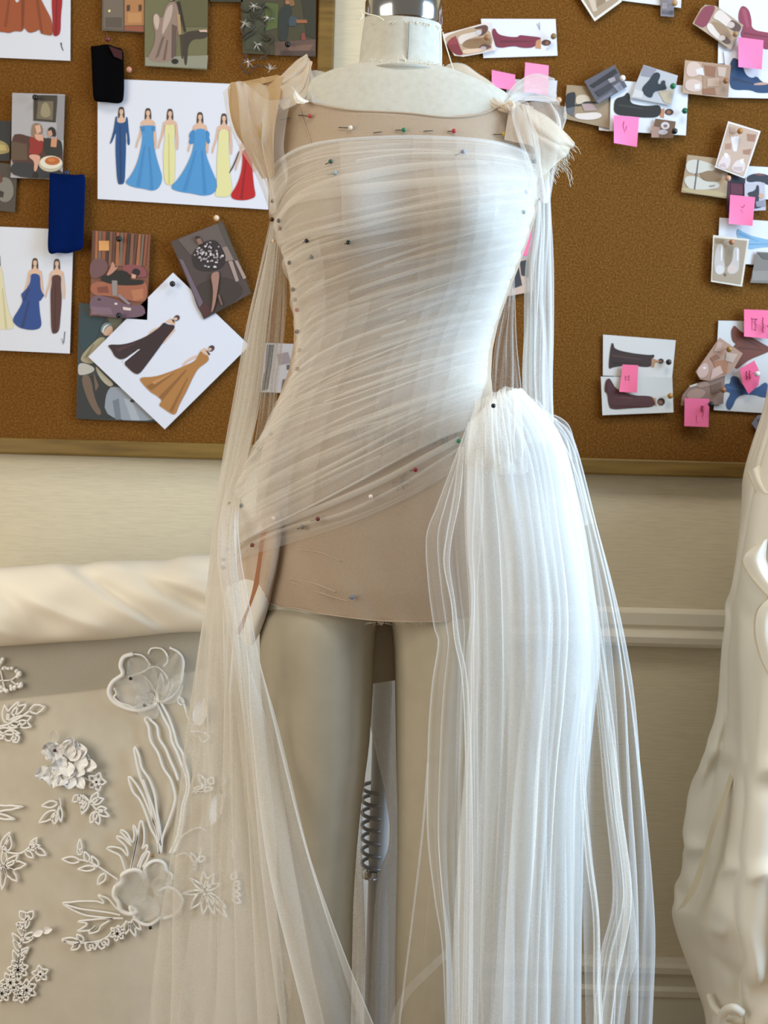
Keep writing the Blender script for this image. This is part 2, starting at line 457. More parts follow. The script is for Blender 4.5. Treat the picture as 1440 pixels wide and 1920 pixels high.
# neck, with a frayed cover edge, a centre seam, and the chrome cap
def lathe(rows, mat, name, tilt=0.0, pivot=None, n=48, caps=True):
    v, f = [], []
    for (cx, cy, z, rx, ry) in rows:
        for k in range(n):
            an = 2 * math.pi * k / n
            v.append(np.array((cx + rx * math.cos(an), cy + ry * math.sin(an), z)))
    if tilt:
        R = np.array(Matrix.Rotation(tilt, 3, 'X')); pv = np.array(pivot)
        v = [pv + R @ (p - pv) for p in v]
    for i in range(len(rows) - 1):
        for k in range(n): f.append((i * n + k, i * n + (k + 1) % n, (i + 1) * n + (k + 1) % n, (i + 1) * n + k))
    if caps: f += [tuple(range(n - 1, -1, -1)), tuple((len(rows) - 1) * n + k for k in range(n))]
    o = from_py(name, v, f, mat)
    under(o, form)
    return o
NY = FORM_Y - 0.004
def neck_row(py, xl, xr, k=.96):
    a, b2 = P(xl, py, NY), P(xr, py, NY)
    return ((a[0] + b2[0]) / 2, NY, (a[2] + b2[2]) / 2, (b2[0] - a[0]) / 2, (b2[0] - a[0]) / 2 * k)
lathe([neck_row(156, 650, 856), neck_row(148, 662, 840), neck_row(136, 669, 831), neck_row(120, 673, 829), neck_row(90, 676, 829), neck_row(60, 680, 828), neck_row(20, 687, 827), neck_row(-10, 692, 825)], M_linen, 'neck')
r0 = neck_row(48, 684, 829)
cx, cy, z, rr = r0[0], NY, r0[2], r0[3]
cap_rows = [(cx, cy, z - .002, rr * .93, rr * .93), (cx, cy, z, rr * .985, rr * .985), (cx, cy, z + .003, rr * 1.005, rr * 1.005), (cx, cy, z + .027, rr * 1.0, rr * 1.0), (cx, cy, z + .031, rr * .96, rr * .96), (cx, cy, z + .034, rr * .6, rr * .6), (cx, cy, z + .035, rr * .1, rr * .1)]
lathe(cap_rows, M_chrome, 'neck_cap', tilt=math.radians(9), pivot=(cx, cy, z))
rnd = random.Random(5)
m = MB()
seam = [P(767, 42, NY - rr - .001), P(766, 80, NY - rr - .0025), P(764, 110, NY - rr - .004), P(762, 148, NY - rr - .010)]
m.tube(spline(seam, 20), .0011, 5)
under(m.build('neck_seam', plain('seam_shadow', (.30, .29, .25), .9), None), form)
m = MB()
for k in range(70):      # ragged threads where the neck cover ends
    a = -math.pi / 2 + rnd.uniform(-1.45, 1.45)
    zb_ = neck_row(148, 662, 840)
    base = np.array((zb_[0] + (zb_[3] + .002) * math.cos(a), NY + (zb_[4] + .002) * math.sin(a), zb_[2] + rnd.uniform(-.003, .003) + .010 * (1 + math.sin(a))))
    d = np.array((rnd.uniform(-1, 1), -.5, rnd.uniform(-.8, .3))) * rnd.uniform(.002, .006)
    m.tube([base, base + d * .5 + np.array((0, 0, .001)), base + d], .0004, 4)
under(m.build('frayed_threads', M_thread, None), form)
m = MB()
for k in range(46):      # and under the cap
    a = -math.pi / 2 + rnd.uniform(-1.5, 1.5)
    base = np.array((cx + rr * .99 * math.cos(a), NY + rr * .99 * math.sin(a), z - .005 + .009 * math.sin(a)))
    d = np.array((rnd.uniform(-1, 1), -.4, rnd.uniform(-1, .1))) * rnd.uniform(.002, .008)
    m.tube([base, base + d * .5, base + d + np.array((0, 0, -.001))], .0004, 4)
under(m.build('frayed_threads', M_thread, None), form)
for pts in ([(752, 104), (760, 112), (759, 128), (757, 145), (762, 158)], [(718, 152), (722, 145), (730, 142), (736, 148)], [(680, 22), (692, 27), (706, 30), (720, 38)], [(676, 20), (680, 30), (675, 38)]):
    m = MB(); q = [P(x, y, NY - rr - .008) for x, y in pts]; m.tube(spline(q, 16), .0008, 5); under(m.build('loose_thread', M_thread, None), form)
m = MB(); m.tube(spline([P(x, y, NY - .02) for x, y in [(830, 60), (832, 72), (838, 92), (846, 118), (853, 142)]], 30), .0008, 5)
under(m.build('loose_thread', M_thread, None), form)
# printed size text low on the belly of the form
def text(body, size, loc_px, parent, mat, rot=0.0, Yoff=.0006, name='printed_text'):
    cu = bpy.data.curves.new(name, 'FONT'); cu.body = body; cu.size = size; cu.align_x = 'CENTER'; cu.align_y = 'CENTER'
    o = bpy.data.objects.new(name, cu); COL.objects.link(o)
    dg = bpy.context.evaluated_depsgraph_get(); me = bpy.data.meshes.new_from_object(o.evaluated_get(dg))
    bpy.data.objects.remove(o)
    c = np.array(loc_px, float)
    for vv in me.vertices:
        x, y = vv.co.x, vv.co.y
        px = c[0] + (x * math.cos(rot) - y * math.sin(rot)) * F / 1.5
        py = c[1] - (x * math.sin(rot) + y * math.cos(rot)) * F / 1.5
        vv.co = Vector(on_body(px, py, Yoff))
    return under(link(name, me, mat, None, False), parent)
M_print = plain('grey_print', (.27, .245, .22), .9)
m = MB()
for q in ([(735, 905), (770, 899)], [(752, 893), (757, 918)], [(738, 912), (765, 908)], [(744, 920), (760, 888)]):
    m.tube([on_body(x, y, .0030) for x, y in q], .0010, 4)
under(m.build('printed_mark', M_print, None), form)
text('A1 GINLE SHU', .021, (755, 822), form, M_print, math.radians(-1.6), .0036)
# stand: pole with sprung collars rising behind and between the legs, on a round base
SY = FORM_Y + .11
sx = P(712, 1500, SY)[0]
m = MB(); zt_ = P(712, 1290, SY)[2]
m.tube([(sx, SY, .03), (sx, SY, zt_ + .12)], .013, 20)
under(m.build('stand_pole', plain('grey_enamel', (.55, .56, .58), .4), None), form)
m = MB()
def coil(x0, x1, y0, y1, turns):
    q = []
    for k in range(turns * 20 + 1):
        u = k / (turns * 20); c = P((x0 + x1) / 2, y0 + (y1 - y0) * u, SY)
        r = (x1 - x0) / 2 / F * SY
        q.append((c[0] + r * math.cos(2 * math.pi * turns * u), SY + r * math.sin(2 * math.pi * turns * u), c[2]))
    return q
m.tube(coil(679, 719, 1465, 1630, 7), .0028, 8)
under(m.build('spring', plain('dark_steel', (.34, .35, .37), .4, .5), None), form)
for (x0, x1, y0, y1) in ((680, 717, 1630, 1645), (700, 722, 1425, 1440)):
    m = MB(); a, b2 = P((x0 + x1) / 2, y0, SY), P((x0 + x1) / 2, y1, SY)
    m.tube([a, b2], (x1 - x0) / 2 / F * SY + .001, 16)
    under(m.build('collar', M_chrome, None), form)
m = MB(); m.tube([(sx, SY, 0.001), (sx, SY, .018)], .20, 40); m.tube([(sx, SY, .018), (sx, SY, .05)], .03, 20)
under(m.build('stand_base', M_grey, None), form)
# ------------------------------------------------------------------ the gown on the form
gown = empty('tulle_gown', (float(RCX[0]), FORM_Y, 1.0))
tag(gown, 'half-made ivory tulle gown with nude mesh base, pinned and draped on the dress form', 'gown')

def px3(pts, Y=None):
    return [P(p[0], p[1], p[2] if len(p) > 2 else Y) for p in pts]

def bodysuit():
    top = np.array([on_body(x, y, .003) for x, y in [(545, 196), (572, 186), (600, 196), (660, 206), (760, 211), (840, 219), (900, 213), (945, 196), (968, 190)]])
    bot = np.array([on_body(x, y, .003) for x, y in [(484, 1090), (500, 1128), (530, 1138), (560, 1141), (600, 1150), (640, 1156), (700, 1163), (760, 1166), (830, 1166), (900, 1158), (955, 1150)]])
    n, nz = 120, 110
    v, f = [], []
    for i in range(nz):
        u = i / (nz - 1)
        row = []
        for k in range(n):
            a = 2 * math.pi * k / n
            t = math.cos(a); front = math.sin(a) <= 0
            zt0 = RZ[-4]; zb0 = np.interp(RCX[5] + .16 * t, bot[:, 0], bot[:, 2])
            x = RCX[-8] + .17 * t
            for _ in range(3):
                zt1 = np.interp(x, top[:, 0], top[:, 2]) if front else RZ[-5] - .005
                z = zb0 + (zt1 - zb0) * u
                cx, hw, df, db = ring_at(z); x = cx + (hw + .003) * t
            c = math.sqrt(max(0.0, 1 - abs(t) ** 2.3))
            wr = .0012 * math.sin(z * 90 + 7 * x * 20) * math.exp(-((z - bot[:, 2].mean()) / .05) ** 2)
            if front: y = FORM_Y - (df + .003 + wr) * c - float(bump(x, z)) * c
            else: y = FORM_Y + (db + .003) * c
            v.append((x, y, z))
    for i in range(nz - 1):
        for k in range(n): f.append((i * n + k, i * n + (k + 1) % n, (i + 1) * n + (k + 1) % n, (i + 1) * n + k))
    return under(from_py('bodysuit', v, f, M_nude), gown)
bodysuit()
M_seam = plain('mesh_seam', (.50, .37, .26), .9)
M_fold = plain('nude_binding', (.46, .355, .26), .95)
def seam(name, pts, r, mat, off=.0035, n=40):
    m = MB(); m.tube(spline([on_body(x, y, off) for x, y in pts], n), r, 5); under(m.build(name, mat, None), gown)
seam('seam', [(560, 200), (574, 240), (584, 275), (586, 340)], .0006, M_seam)
seam('seam', [(953, 208), (950, 235), (946, 262)], .0006, M_seam)
seam('neck_binding', [(572, 188), (600, 197), (660, 207), (760, 212), (840, 220), (900, 214), (948, 196)], .0011, M_fold, .0042, 60)
seam('hem_binding', [(500, 1128), (530, 1138), (560, 1141), (600, 1150), (640, 1156), (700, 1163), (760, 1166), (830, 1166)], .0009, M_fold, .0042, 60)
for q in ([(548, 1092), (590, 1108), (640, 1124), (664, 1128)], [(560, 1030), (600, 1036), (640, 1052)], [(545, 1085), (585, 1093), (630, 1110)]):
    seam('tuck', q, .0012, M_fold, .0026, 24)
m = MB(); rnd = random.Random(2)
for k in range(40):
    x = rnd.uniform(690, 800); y = 1166
    m.tube([on_body(x, y, .004), on_body(x + rnd.uniform(-5, 5), y + rnd.uniform(1, 5), .006), on_body(x + rnd.uniform(-9, 9), y + rnd.uniform(2, 8), .005)], .00025, 3)
under(m.build('frayed_threads', M_fold, None), gown)
# paler sheer patch: the lit part of the bust, put in as colour
g = []
for x in np.linspace(638, 930, 24):
    u = (x - 638) / 292
    g.append([on_body(x + (y - 300) * .03, y, .0052) for y in np.linspace(264 + 10 * u, 450 - 46 * u, 30)])
drape('bust_light_patch', g, [sheer('pale_bust_light', (.80, .72, .65),   .52, graze=.2, trans=.1), M_hem], gown, 90, 90, (), 1, 0)

# gathered tulle wrap: pleats sweep from the left side seam up across to the right hip
WL = [(503, 326), (506, 372), (512, 415), (522, 445), (530, 480), (540, 515), (547, 552), (553, 590), (556, 628), (555, 664), (546, 702), (528, 742), (506, 784), (484, 826), (462, 866), (446, 906), (434, 946), (424, 990), (418, 1030)]
WR = [(1002, 292), (1006, 308), (1007, 326), (1006, 346), (1004, 368), (999, 394), (992, 424), (982, 456), (971, 488), (959, 520), (947, 552), (935, 584), (925, 616), (918, 648), (914, 680), (910, 708), (904, 736), (898, 764), (890, 796)]
WTOP = [[(503, 326), (528, 298), (570, 276), (640, 263), (760, 257), (880, 261), (950, 272), (1002, 292)],
        [(506, 372), (535, 330), (590, 304), (660, 292), (760, 283), (880, 285), (950, 293), (1006, 308)],
        [(512, 415), (545, 365), (610, 336), (680, 321), (770, 309), (880, 306), (950, 312), (1007, 326)]]
WG = WTOP + []
for i in range(3, 19):
    (xl, yl), (xr, yr) = WL[i], WR[i]
    w = min(1.0, max(0.0, (i - 12) / 6.0))           # upper folds leave the side steeply, the lowest run almost straight
    tt = (0, .08, .2, .35, .55, .75, .9, 1)
    early = (0, .20, .36, .52, .70, .86, .95, 1); lowd = (0, .07, .20, .35, .56, .78, .93, 1)
    WG.append([(xl + (xr - xl) * t, yl + (yr - yl) * (e * (1 - w) + l * w)) for t, e, l in zip(tt, early, lowd)])
def hip_surface(px, py, off):
    """Body surface, widened on the left where the hip pad stands out."""
    p = on_body(px, py, off)
    z = p[2]
    cx, hw, df, db = ring_at(z)
    edge = cx - hw
    if py > 690 and px < 560:
        w = min(1.0, (560 - px) / 110.0) * min(1.0, (py - 690) / 150.0)
        tgt = P(px, py, FORM_Y - .118 + .085 * max(0.0, min(1.0, (520 - px) / 95.0)) ** 1.5)
        return p * (1 - w) + tgt * w
    return p
def pleat_bands(mb, g):
    """Narrow doubled pleats lying along the wrap."""
    rd = random.Random(77)
    nu, nv, _ = g.shape
    for q in range(40):
        u0 = (q + rd.uniform(.1, .9)) / 40 * .97 + .01
        drift = rd.uniform(-.022, .022); wd = rd.uniform(.005, .017)
        t0, t1 = rd.choice(((0, 1), (0, 1), (0, rd.uniform(.5, .9)), (rd.uniform(.1, .45), 1)))
        n = 70; v = []
        for i in range(n):
            t = t0 + (t1 - t0) * i / (n - 1)
            c = u0 + drift * (t - .5) * 2 + .004 * math.sin(6 * t + q)
            w = wd * (.35 + .65 * math.sin(math.pi * min(1, max(0, (i + 2) / (n + 3)))) ** .6)
            for k in range(5):
                s = min(.999, max(.001, c + w * (k / 4 - .5)))
                a = s * (nu - 1); i0 = int(a); b0 = t * (nv - 1); j0 = min(int(b0), nv - 2)
                fa, fb = a - i0, b0 - j0; i1 = min(i0 + 1, nu - 1)
                p = (g[i0, j0] * (1 - fa) + g[i1, j0] * fa) * (1 - fb) + (g[i0, j0 + 1] * (1 - fa) + g[i1, j0 + 1] * fa) * fb
                v.append(p + np.array((0, -.0012 - .0016 * math.sin(math.pi * k / 4), 0)))
        mb.add(v, [tuple(r) for r in grid_faces(n, 5)], 2 if q % 3 else 0)
for (nm, off, kf, seed, mat) in (('bodice_wrap', .0110, ((26, .0026, .0016, 1.10), (9, .0040, .0024, 1.1)), 11, M_tulle), ('bodice_underwrap', .0080, ((21, .0030, .0020, 1.35),), 29, M_tulle_fine)):
    gs = []
    for r in WG:
        gs.append([hip_surface(x, y, off) for x, y in (spline(r, 30))])
    drape(nm, gs, [mat, M_hem, M_tulle_pair], gown, 640 if nm == 'bodice_wrap' else 420, 110, kf, seed, .007, hems=('a', 'b') if nm == 'bodice_wrap' else (), hem_r=.0014, extra=pleat_bands if nm == 'bodice_wrap' else None)
# the binding-like doubled top edge of the wrap and its lowest loose fold
m = MB()
m.tube([hip_surface(x, y, .0095) for x, y in spline(WG[0], 60)], .0022, 6)
under(m.build('rolled_edge', [M_tulle_deep], None), gown)
for q, wpx, mt in (([(425, 1042), (470, 1003), (540, 976), (620, 944), (720, 900), (800, 856), (860, 824)], 13, M_tulle_pair), ([(432, 1052), (480, 1016), (550, 987), (640, 964), (740, 917), (810, 874), (866, 838)], 7, M_tulle)):
    c = spline(q, 60); g = []
    for k in range(6):
        g.append([hip_surface(x, y + (k / 5 - .5) * wpx, .0100 + .0012 * math.sin(math.pi * k / 5)) for x, y in c])
    drape('loose_fold', g, [mt, M_hem], gown, 12, 80, ())
M_gather = sheer('gathered_net', (.93, .91, .87), .12, graze=.35)
# the gathers crowd together towards both side seams: further layers of the same net there
for i, (ta, tb, ga, gb) in enumerate(((.56, 1, 0, 18), (.64, 1, 0, 18), (.72, 1, 0, 18), (.79, 1, 0, 18), (.86, 1, 1, 18), (0, .40, 8, 18), (0, .28, 7, 18), (0, .18, 4, 18))):
    g = []
    for k, r in enumerate(WG[ga:gb + 1]):
        c = spline(r, 60); n0, n1 = int(ta * 59), int(tb * 59)
        j = 0
        c = c[max(0, n0 + (j if ta > 0 else 0)):(n1 + (j if tb < 1 else 0)) + 1]
        g.append([hip_surface(x, y, .0125 + .0012 * i) for x, y in c[::3]])
    drape('side_gathers', g, [M_gather, M_hem], gown, 260, 60, ((15, .0022, .0018, .7),), 120 + i, .008)
# loose bottom flap of the wrap below the last fold
g = [[hip_surface(x, y, .006) for x, y in spline(r, 24)] for r in (WG[-1], [(420, 1050), (450, 1028), (530, 1000), (650, 962), (770, 908), (846, 862), (872, 840), (892, 822)], [(425, 1062), (462, 1044), (540, 1020), (655, 982), (772, 930), (848, 884), (874, 858), (893, 834)])]
drape('wrap_hem', g, [M_tulle_fine, M_hem], gown, 50, 80, ((4, .001, .001, .8),), 3)

# --- hip pad on the left side, nude cover, orange ribbon
HP = [(500, 946), (470, 975), (440, 1010), (424, 1050), (419, 1085), (426, 1130), (440, 1172), (456, 1205), (466, 1214), (480, 1200), (497, 1160), (510, 1110), (520, 1060), (528, 1000), (524, 955)]
def padded(poly, Y, depth, n_in=6):
    q = spline([(*p, 0) for p in poly + poly[:1]], 64)[:-1, :2]
    c = q.mean(0); v, f = [], []
    for side in (-1, 1):
        for i in range(n_in + 1):
            u = 1 - i / n_in
            d = depth * math.sqrt(max(0, 1 - u ** 2.6))
            for p in q:
                r = c + (p - c) * u if u > 0 else c
                v.append(P(r[0], r[1], Y + (525 - r[0]) * .00075 + side * d))
    m0 = len(q)
    for s in range(2):
        o = s * (n_in + 1) * m0
        for i in range(n_in):
            for k in range(m0):
                a, b2 = o + i * m0 + k, o + i * m0 + (k + 1) % m0
                f.append((a, b2, b2 + m0, a + m0) if s == 0 else (a, a + m0, b2 + m0, b2))
    return v, f
PADY = FORM_Y - .070
v, f = padded(HP, PADY, .030)
under(from_py('hip_pad', v, f, M_white), gown)
HC = [(500, 944), (470, 973), (439, 1008), (422, 1050), (416, 1085), (424, 1112), (445, 1122), (475, 1134), (502, 1136), (511, 1110), (522, 1060), (530, 1000), (526, 953)]
v, f = padded(HC, PADY, .033)
under(from_py('hip_cover', v, f, sheer('nude_cover', (.70, .55, .42), .78, trans=.1)), gown)
rib = [(497, 985), (492, 1030), (484, 1080), (474, 1125), (460, 1160), (444, 1190)]
g = []
for dx in (-6.5, 0, 6.5):
    g.append(px3([(x + dx * (1 - .25 * i / 5), y, PADY + (525 - x) * .00075 - .0335 + .00012 * max(0, y - 1090)) for i, (x, y) in enumerate(rib)]))
drape('orange_ribbon', g, [plain('orange_ribbon', (.58, .26, .14), .6), M_hem], gown, 8, 40, ())

# --- shoulders: left sleeve cap of nude organza with a peaked tulle tip
def sheet(name, guides, mats, nu=50, nv=50, folds=(), seed=0, hems=(), warp=.02, hem_r=.0008):
    return drape(name, [px3(g) for g in guides], mats, gown, nu, nv, folds, seed, warp, hems, hem_r)
SYL = FORM_Y - .045
sheet('sleeve_cap', [
    [(427, 168, 1.63), (430, 195, 1.62), (438, 232, 1.615), (462, 285, 1.61), (492, 335, 1.61)],
    [(434, 158, 1.585), (440, 195, 1.57), (450, 235, 1.565), (474, 290, 1.57), (498, 335, 1.575)],
    [(455, 154, 1.555), (460, 195, 1.538), (468, 240, 1.535), (486, 295, 1.545), (502, 335, 1.555)],
    [(492, 156, 1.55), (492, 200, 1.525), (494, 245, 1.515), (502, 295, 1.525), (508, 335, 1.54)],
    [(530, 143, 1.56), (524, 190, 1.53), (516, 240, 1.512), (514, 290, 1.515), (514, 330, 1.53)]], [M_gold, M_hem], 60, 50, ((2.5, .004, .006, .3),), 4, hems=('a',))
sheet('sleeve_cap', [
    [(427, 168, 1.63), (434, 157, 1.66), (470, 150, 1.68), (520, 140, 1.69)], [(432, 162, 1.60), (445, 155, 1.60), (480, 152, 1.61), (525, 142, 1.61)], [(434, 160, 1.585), (455, 155, 1.555), (492, 157, 1.55), (530, 144, 1.56)]], [M_gold, M_hem], 24, 30)
sheet('shoulder_peak', [
    [(500, 158, 1.56), (528, 142, 1.565), (552, 116, 1.575), (566, 107, 1.58), (574, 105, 1.58)],
    [(505, 172, 1.548), (535, 158, 1.55), (560, 135, 1.56), (572, 120, 1.57), (577, 108, 1.578)],
    [(520, 190, 1.54), (545, 176, 1.54), (566, 156, 1.55), (576, 135, 1.56), (580, 112, 1.577)],
    [(530, 205, 1.53), (556, 194, 1.532), (574, 178, 1.54), (580, 150, 1.555), (580, 118, 1.576)]], [M_cream, M_hem], 50, 50, ((3, .002, .004, .6),), 7, hems=('a', 'b'))
sheet('shoulder_peak', [
    [(516, 158, 1.60), (545, 140, 1.61), (566, 116, 1.60), (578, 108, 1.585)], [(560, 150, 1.63), (572, 140, 1.63), (580, 126, 1.61), (581, 112, 1.585)], [(600, 165, 1.63), (590, 150, 1.62), (584, 132, 1.60), (580, 114, 1.583)]], [M_tulle_deep, M_hem], 30, 30)
sheet('shoulder_fold', [
    [(544, 160, 1.535), (556, 172, 1.528), (568, 184, 1.522), (580, 190, 1.52)], [(552, 168, 1.53), (556, 182, 1.522), (562, 190, 1.518), (572, 194, 1.516)], [(550, 182, 1.527), (554, 190, 1.52), (558, 194, 1.518), (560, 195, 1.517)]], [M_white, M_hem], 16, 20, ((2, .001, .001, .5),), 2)
sheet('neck_veil', [
    [(580, 132, 1.57), (582, 150, 1.555), (583, 172, 1.54), (585, 192, 1.525)], [(605, 134, 1.572), (612, 152, 1.555), (616, 176, 1.538), (618, 196, 1.524)], [(622, 143, 1.57), (634, 164, 1.55), (642, 184, 1.535), (648, 200, 1.523)], [(612, 140, 1.58), (640, 168, 1.552), (650, 186, 1.537), (652, 202, 1.522)]], [M_tulle_deep, M_hem], 30, 30, ((2, .001, .002, .4),), 5)
# tulle veil laid over the left shoulder, running down into the armhole
sheet('shoulder_veil', [
    [(418, 172, 1.64), (428, 225, 1.63), (445, 270, 1.63), (480, 330, 1.62), (506, 400, 1.63)], [(450, 152, 1.54), (452, 215, 1.535), (462, 265, 1.54), (492, 330, 1.55), (514, 400, 1.56)],
    [(500, 186, 1.515), (496, 230, 1.510), (500, 275, 1.508), (508, 330, 1.515), (520, 390, 1.525)], [(545, 186, 1.512), (536, 230, 1.498), (532, 275, 1.490), (536, 300, 1.49), (540, 330, 1.49)]], [M_tulle_fine, M_hem], 90, 60, ((3, .002, .004, .6),), 9)

# right shoulder: knotted organza with loops and a frayed cream sleeve cap
sheet('shoulder_loop', [
    [(828, 132, 1.60), (845, 120, 1.61), (870, 121, 1.615), (895, 138, 1.61), (925, 160, 1.60), (948, 185, 1.57)],
    [(832, 140, 1.57), (852, 134, 1.575), (872, 138, 1.578), (895, 156, 1.575), (922, 176, 1.565), (950, 194, 1.55)],
    [(838, 150, 1.555), (858, 152, 1.555), (880, 162, 1.553), (905, 178, 1.55), (930, 194, 1.545), (954, 204, 1.54)]], [M_cream, M_hem], 40, 50, ((2, .002, .002, .6),), 6, hems=('a',))
sheet('shoulder_loop', [
    [(945, 192, 1.55), (960, 165, 1.58), (985, 146, 1.60), (1010, 140, 1.61), (1040, 148, 1.61)],
    [(950, 196, 1.542), (970, 178, 1.56), (992, 168, 1.575), (1016, 166, 1.58), (1042, 172, 1.58)],
    [(955, 202, 1.538), (976, 194, 1.545), (998, 190, 1.555), (1024, 192, 1.56), (1050, 198, 1.56)]], [M_tulle_deep, M_hem], 30, 40, ((2, .002, .003, .6),), 8, hems=('a',))
sheet('shoulder_fold', [
    [(862, 150, 1.55), (895, 165, 1.545), (925, 182, 1.538), (955, 200, 1.53)], [(868, 160, 1.542), (898, 178, 1.536), (928, 196, 1.53), (954, 208, 1.526)], [(880, 172, 1.54), (905, 190, 1.532), (930, 206, 1.526), (952, 212, 1.524)]], [M_cream, M_hem], 30, 40, ((3, .002, .002, 1.0),), 12, hems=('a',))
m = MB(); rnd = random.Random(8)
for k in range(4):      # the knot
    a = rnd.uniform(0, 6.28)
    q = [P(956 + 7 * math.cos(a + u * 2.2) * (1 - .3 * u), 198 + 7 * math.sin(a + u * 2.2), 1.525 - .008 * math.sin(u * 3)) for u in np.linspace(0, 1.3, 9)]
    m.tube(spline(q, 20), .0024, 8)
under(m.build('shoulder_knot', M_cream, None), gown)
sheet('shoulder_yoke', [
    [(955, 206, 1.522), (950, 235, 1.512), (945, 262, 1.505)], [(978, 196, 1.53), (985, 232, 1.518), (990, 272, 1.512)], [(1000, 200, 1.545), (1010, 240, 1.53), (1012, 290, 1.53)]], [M_nude, M_hem], 30, 30, ((2, .001, .001, .3),), 3)
sheet('shoulder_veil', [
    [(955, 200, 1.52), (962, 235, 1.508), (975, 275, 1.50), (990, 320, 1.51), (1000, 370, 1.53)], [(985, 192, 1.535), (1000, 232, 1.52), (1008, 275, 1.515), (1014, 325, 1.53), (1016, 380, 1.55)],
    [(1022, 192, 1.55), (1040, 222, 1.545), (1044, 250, 1.545), (1034, 310, 1.56), (1024, 380, 1.58)], [(1058, 200, 1.56), (1060, 222, 1.565), (1052, 250, 1.57), (1040, 320, 1.59), (1030, 380, 1.60)]], [M_tulle, M_hem], 60, 50, ((4, .002, .004, 1.1),), 14, hems=('b',))
cap = [
    [(985, 200, 1.530), (1020, 216, 1.535), (1050, 240, 1.54), (1077, 270, 1.55)],
    [(995, 235, 1.520), (1020, 248, 1.518), (1046, 262, 1.525), (1073, 277, 1.55)],
    [(1003, 280, 1.520), (1022, 282, 1.522), (1044, 284, 1.53), (1064, 287, 1.552)],
    [(1008, 335, 1.540), (1024, 325, 1.545), (1042, 308, 1.55), (1056, 296, 1.558)]]
sheet('sleeve_cap', cap, [M_cream, M_hem], 40, 40, ((1.5, .001, .002, .1),), 15, hems=('a', 'end'))
sheet('sleeve_cap', [cap[0], [(1030, 240, 1.60), (1050, 250, 1.61), (1064, 260, 1.60), (1076, 269, 1.56)], [(1012, 330, 1.60), (1026, 338, 1.62), (1040, 320, 1.61), (1058, 294, 1.57)]], [M_gold, M_hem], 30, 30)
m = MB(); rnd = random.Random(3)
for k in range(60):     # frayed organza threads at the cap's edge
    u = rnd.random(); a = np.array((1076, 270)) * (1 - u) + np.array((1022, 335)) * u
    d = np.array((rnd.uniform(-6, 14), rnd.uniform(2, 22)))
    q = [P(a[0], a[1], 1.555), P(*(a + d * .5 + (rnd.uniform(-3, 3), 0)), 1.56), P(*(a + d), 1.565)]
    m.tube(spline(q, 6), .00022, 3)
under(m.build('frayed_threads', M_thread, None), gown)
m = MB()
for k in range(7):
    q = [P(1050 + rnd.uniform(-6, 6), 305, 1.56), P(1066 + rnd.uniform(-8, 8), 322, 1.565), P(1070 + rnd.uniform(-4, 8), 345 + rnd.uniform(-8, 14), 1.57)]
    m.tube(spline(q, 10), .00022, 3)
under(m.build('frayed_threads', M_thread, None), gown)

# --- streamers from behind the shoulders
def tulle(name, guides, mats, nu, nv, folds, seed, hems=(), warp=.02, hem_r=.0007):
    return drape(name, [px3(g) for g in guides], mats, gown, nu, nv, folds, seed, warp, hems, hem_r)
tulle('shoulder_streamer', [
    [(511, 412, 1.655), (488, 505, 1.67), (464, 605, 1.68), (440, 740, 1.69), (420, 850, 1.69), (403, 960, 1.68), (394, 1050, 1.67), (383, 1140, 1.66), (370, 1240, 1.65), (352, 1400, 1.64), (325, 1600, 1.63), (296, 1780, 1.62), (276, 1960, 1.61)],
    [(514, 418, 1.645), (498, 510, 1.655), (482, 610, 1.66), (462, 740, 1.66), (444, 850, 1.65), (424, 960, 1.60), (416, 1050, 1.585), (410, 1140, 1.58), (405, 1240, 1.575), (400, 1400, 1.59), (392, 1600, 1.58), (380, 1780, 1.57), (372, 1960, 1.56)],
    [(518, 424, 1.64), (508, 512, 1.65), (494, 612, 1.65), (478, 742, 1.645), (458, 850, 1.62), (436, 960, 1.53), (428, 1050, 1.505), (436, 1140, 1.50), (444, 1240, 1.50), (462, 1400, 1.545), (480, 1600, 1.54), (500, 1780, 1.53), (520, 1960, 1.52)],
    [(522, 430, 1.64), (514, 516, 1.645), (502, 616, 1.645), (486, 746, 1.64), (462, 850, 1.60), (446, 960, 1.515), (452, 1050, 1.49), (470, 1150, 1.485), (484, 1230, 1.485), (526, 1400, 1.50), (580, 1600, 1.48), (642, 1780, 1.47), (706, 1940, 1.46)]],
    [M_tulle, M_hem], 260, 150, ((8, .003, .012, 1.15), (4, .004, .02, .7)), 21, hems=('a', 'b'), warp=.018)
tulle('shoulder_streamer', [
    [(512, 420, 1.665), (496, 505, 1.68), (476, 605, 1.69), (454, 740, 1.70), (432, 850, 1.70), (412, 960, 1.69), (404, 1050, 1.68), (394, 1200, 1.67), (388, 1400, 1.66), (372, 1650, 1.65), (350, 1960, 1.64)],
    [(520, 428, 1.66), (508, 510, 1.668), (494, 610, 1.67), (476, 742, 1.665), (454, 850, 1.65), (430, 960, 1.62), (424, 1050, 1.60), (440, 1200, 1.585), (470, 1400, 1.575), (520, 1650, 1.565), (600, 1960, 1.55)]],
    [M_tulle_pair, M_hem], 140, 110, ((5, .004, .012, 1.0),), 33, hems=(), warp=.02)
tulle('shoulder_streamer', [
    [(522, 440, 1.69), (512, 540, 1.70), (505, 640, 1.71), (492, 740, 1.71), (478, 830, 1.70)],
    [(528, 440, 1.685), (526, 540, 1.69), (520, 640, 1.70), (508, 740, 1.70), (496, 830, 1.69)],
    [(532, 440, 1.68), (538, 540, 1.685), (532, 640, 1.69), (520, 740, 1.69), (512, 830, 1.68)]], [M_tulle, M_hem], 60, 60, ((4, .003, .005, 1.6),), 41, hems=('a',))
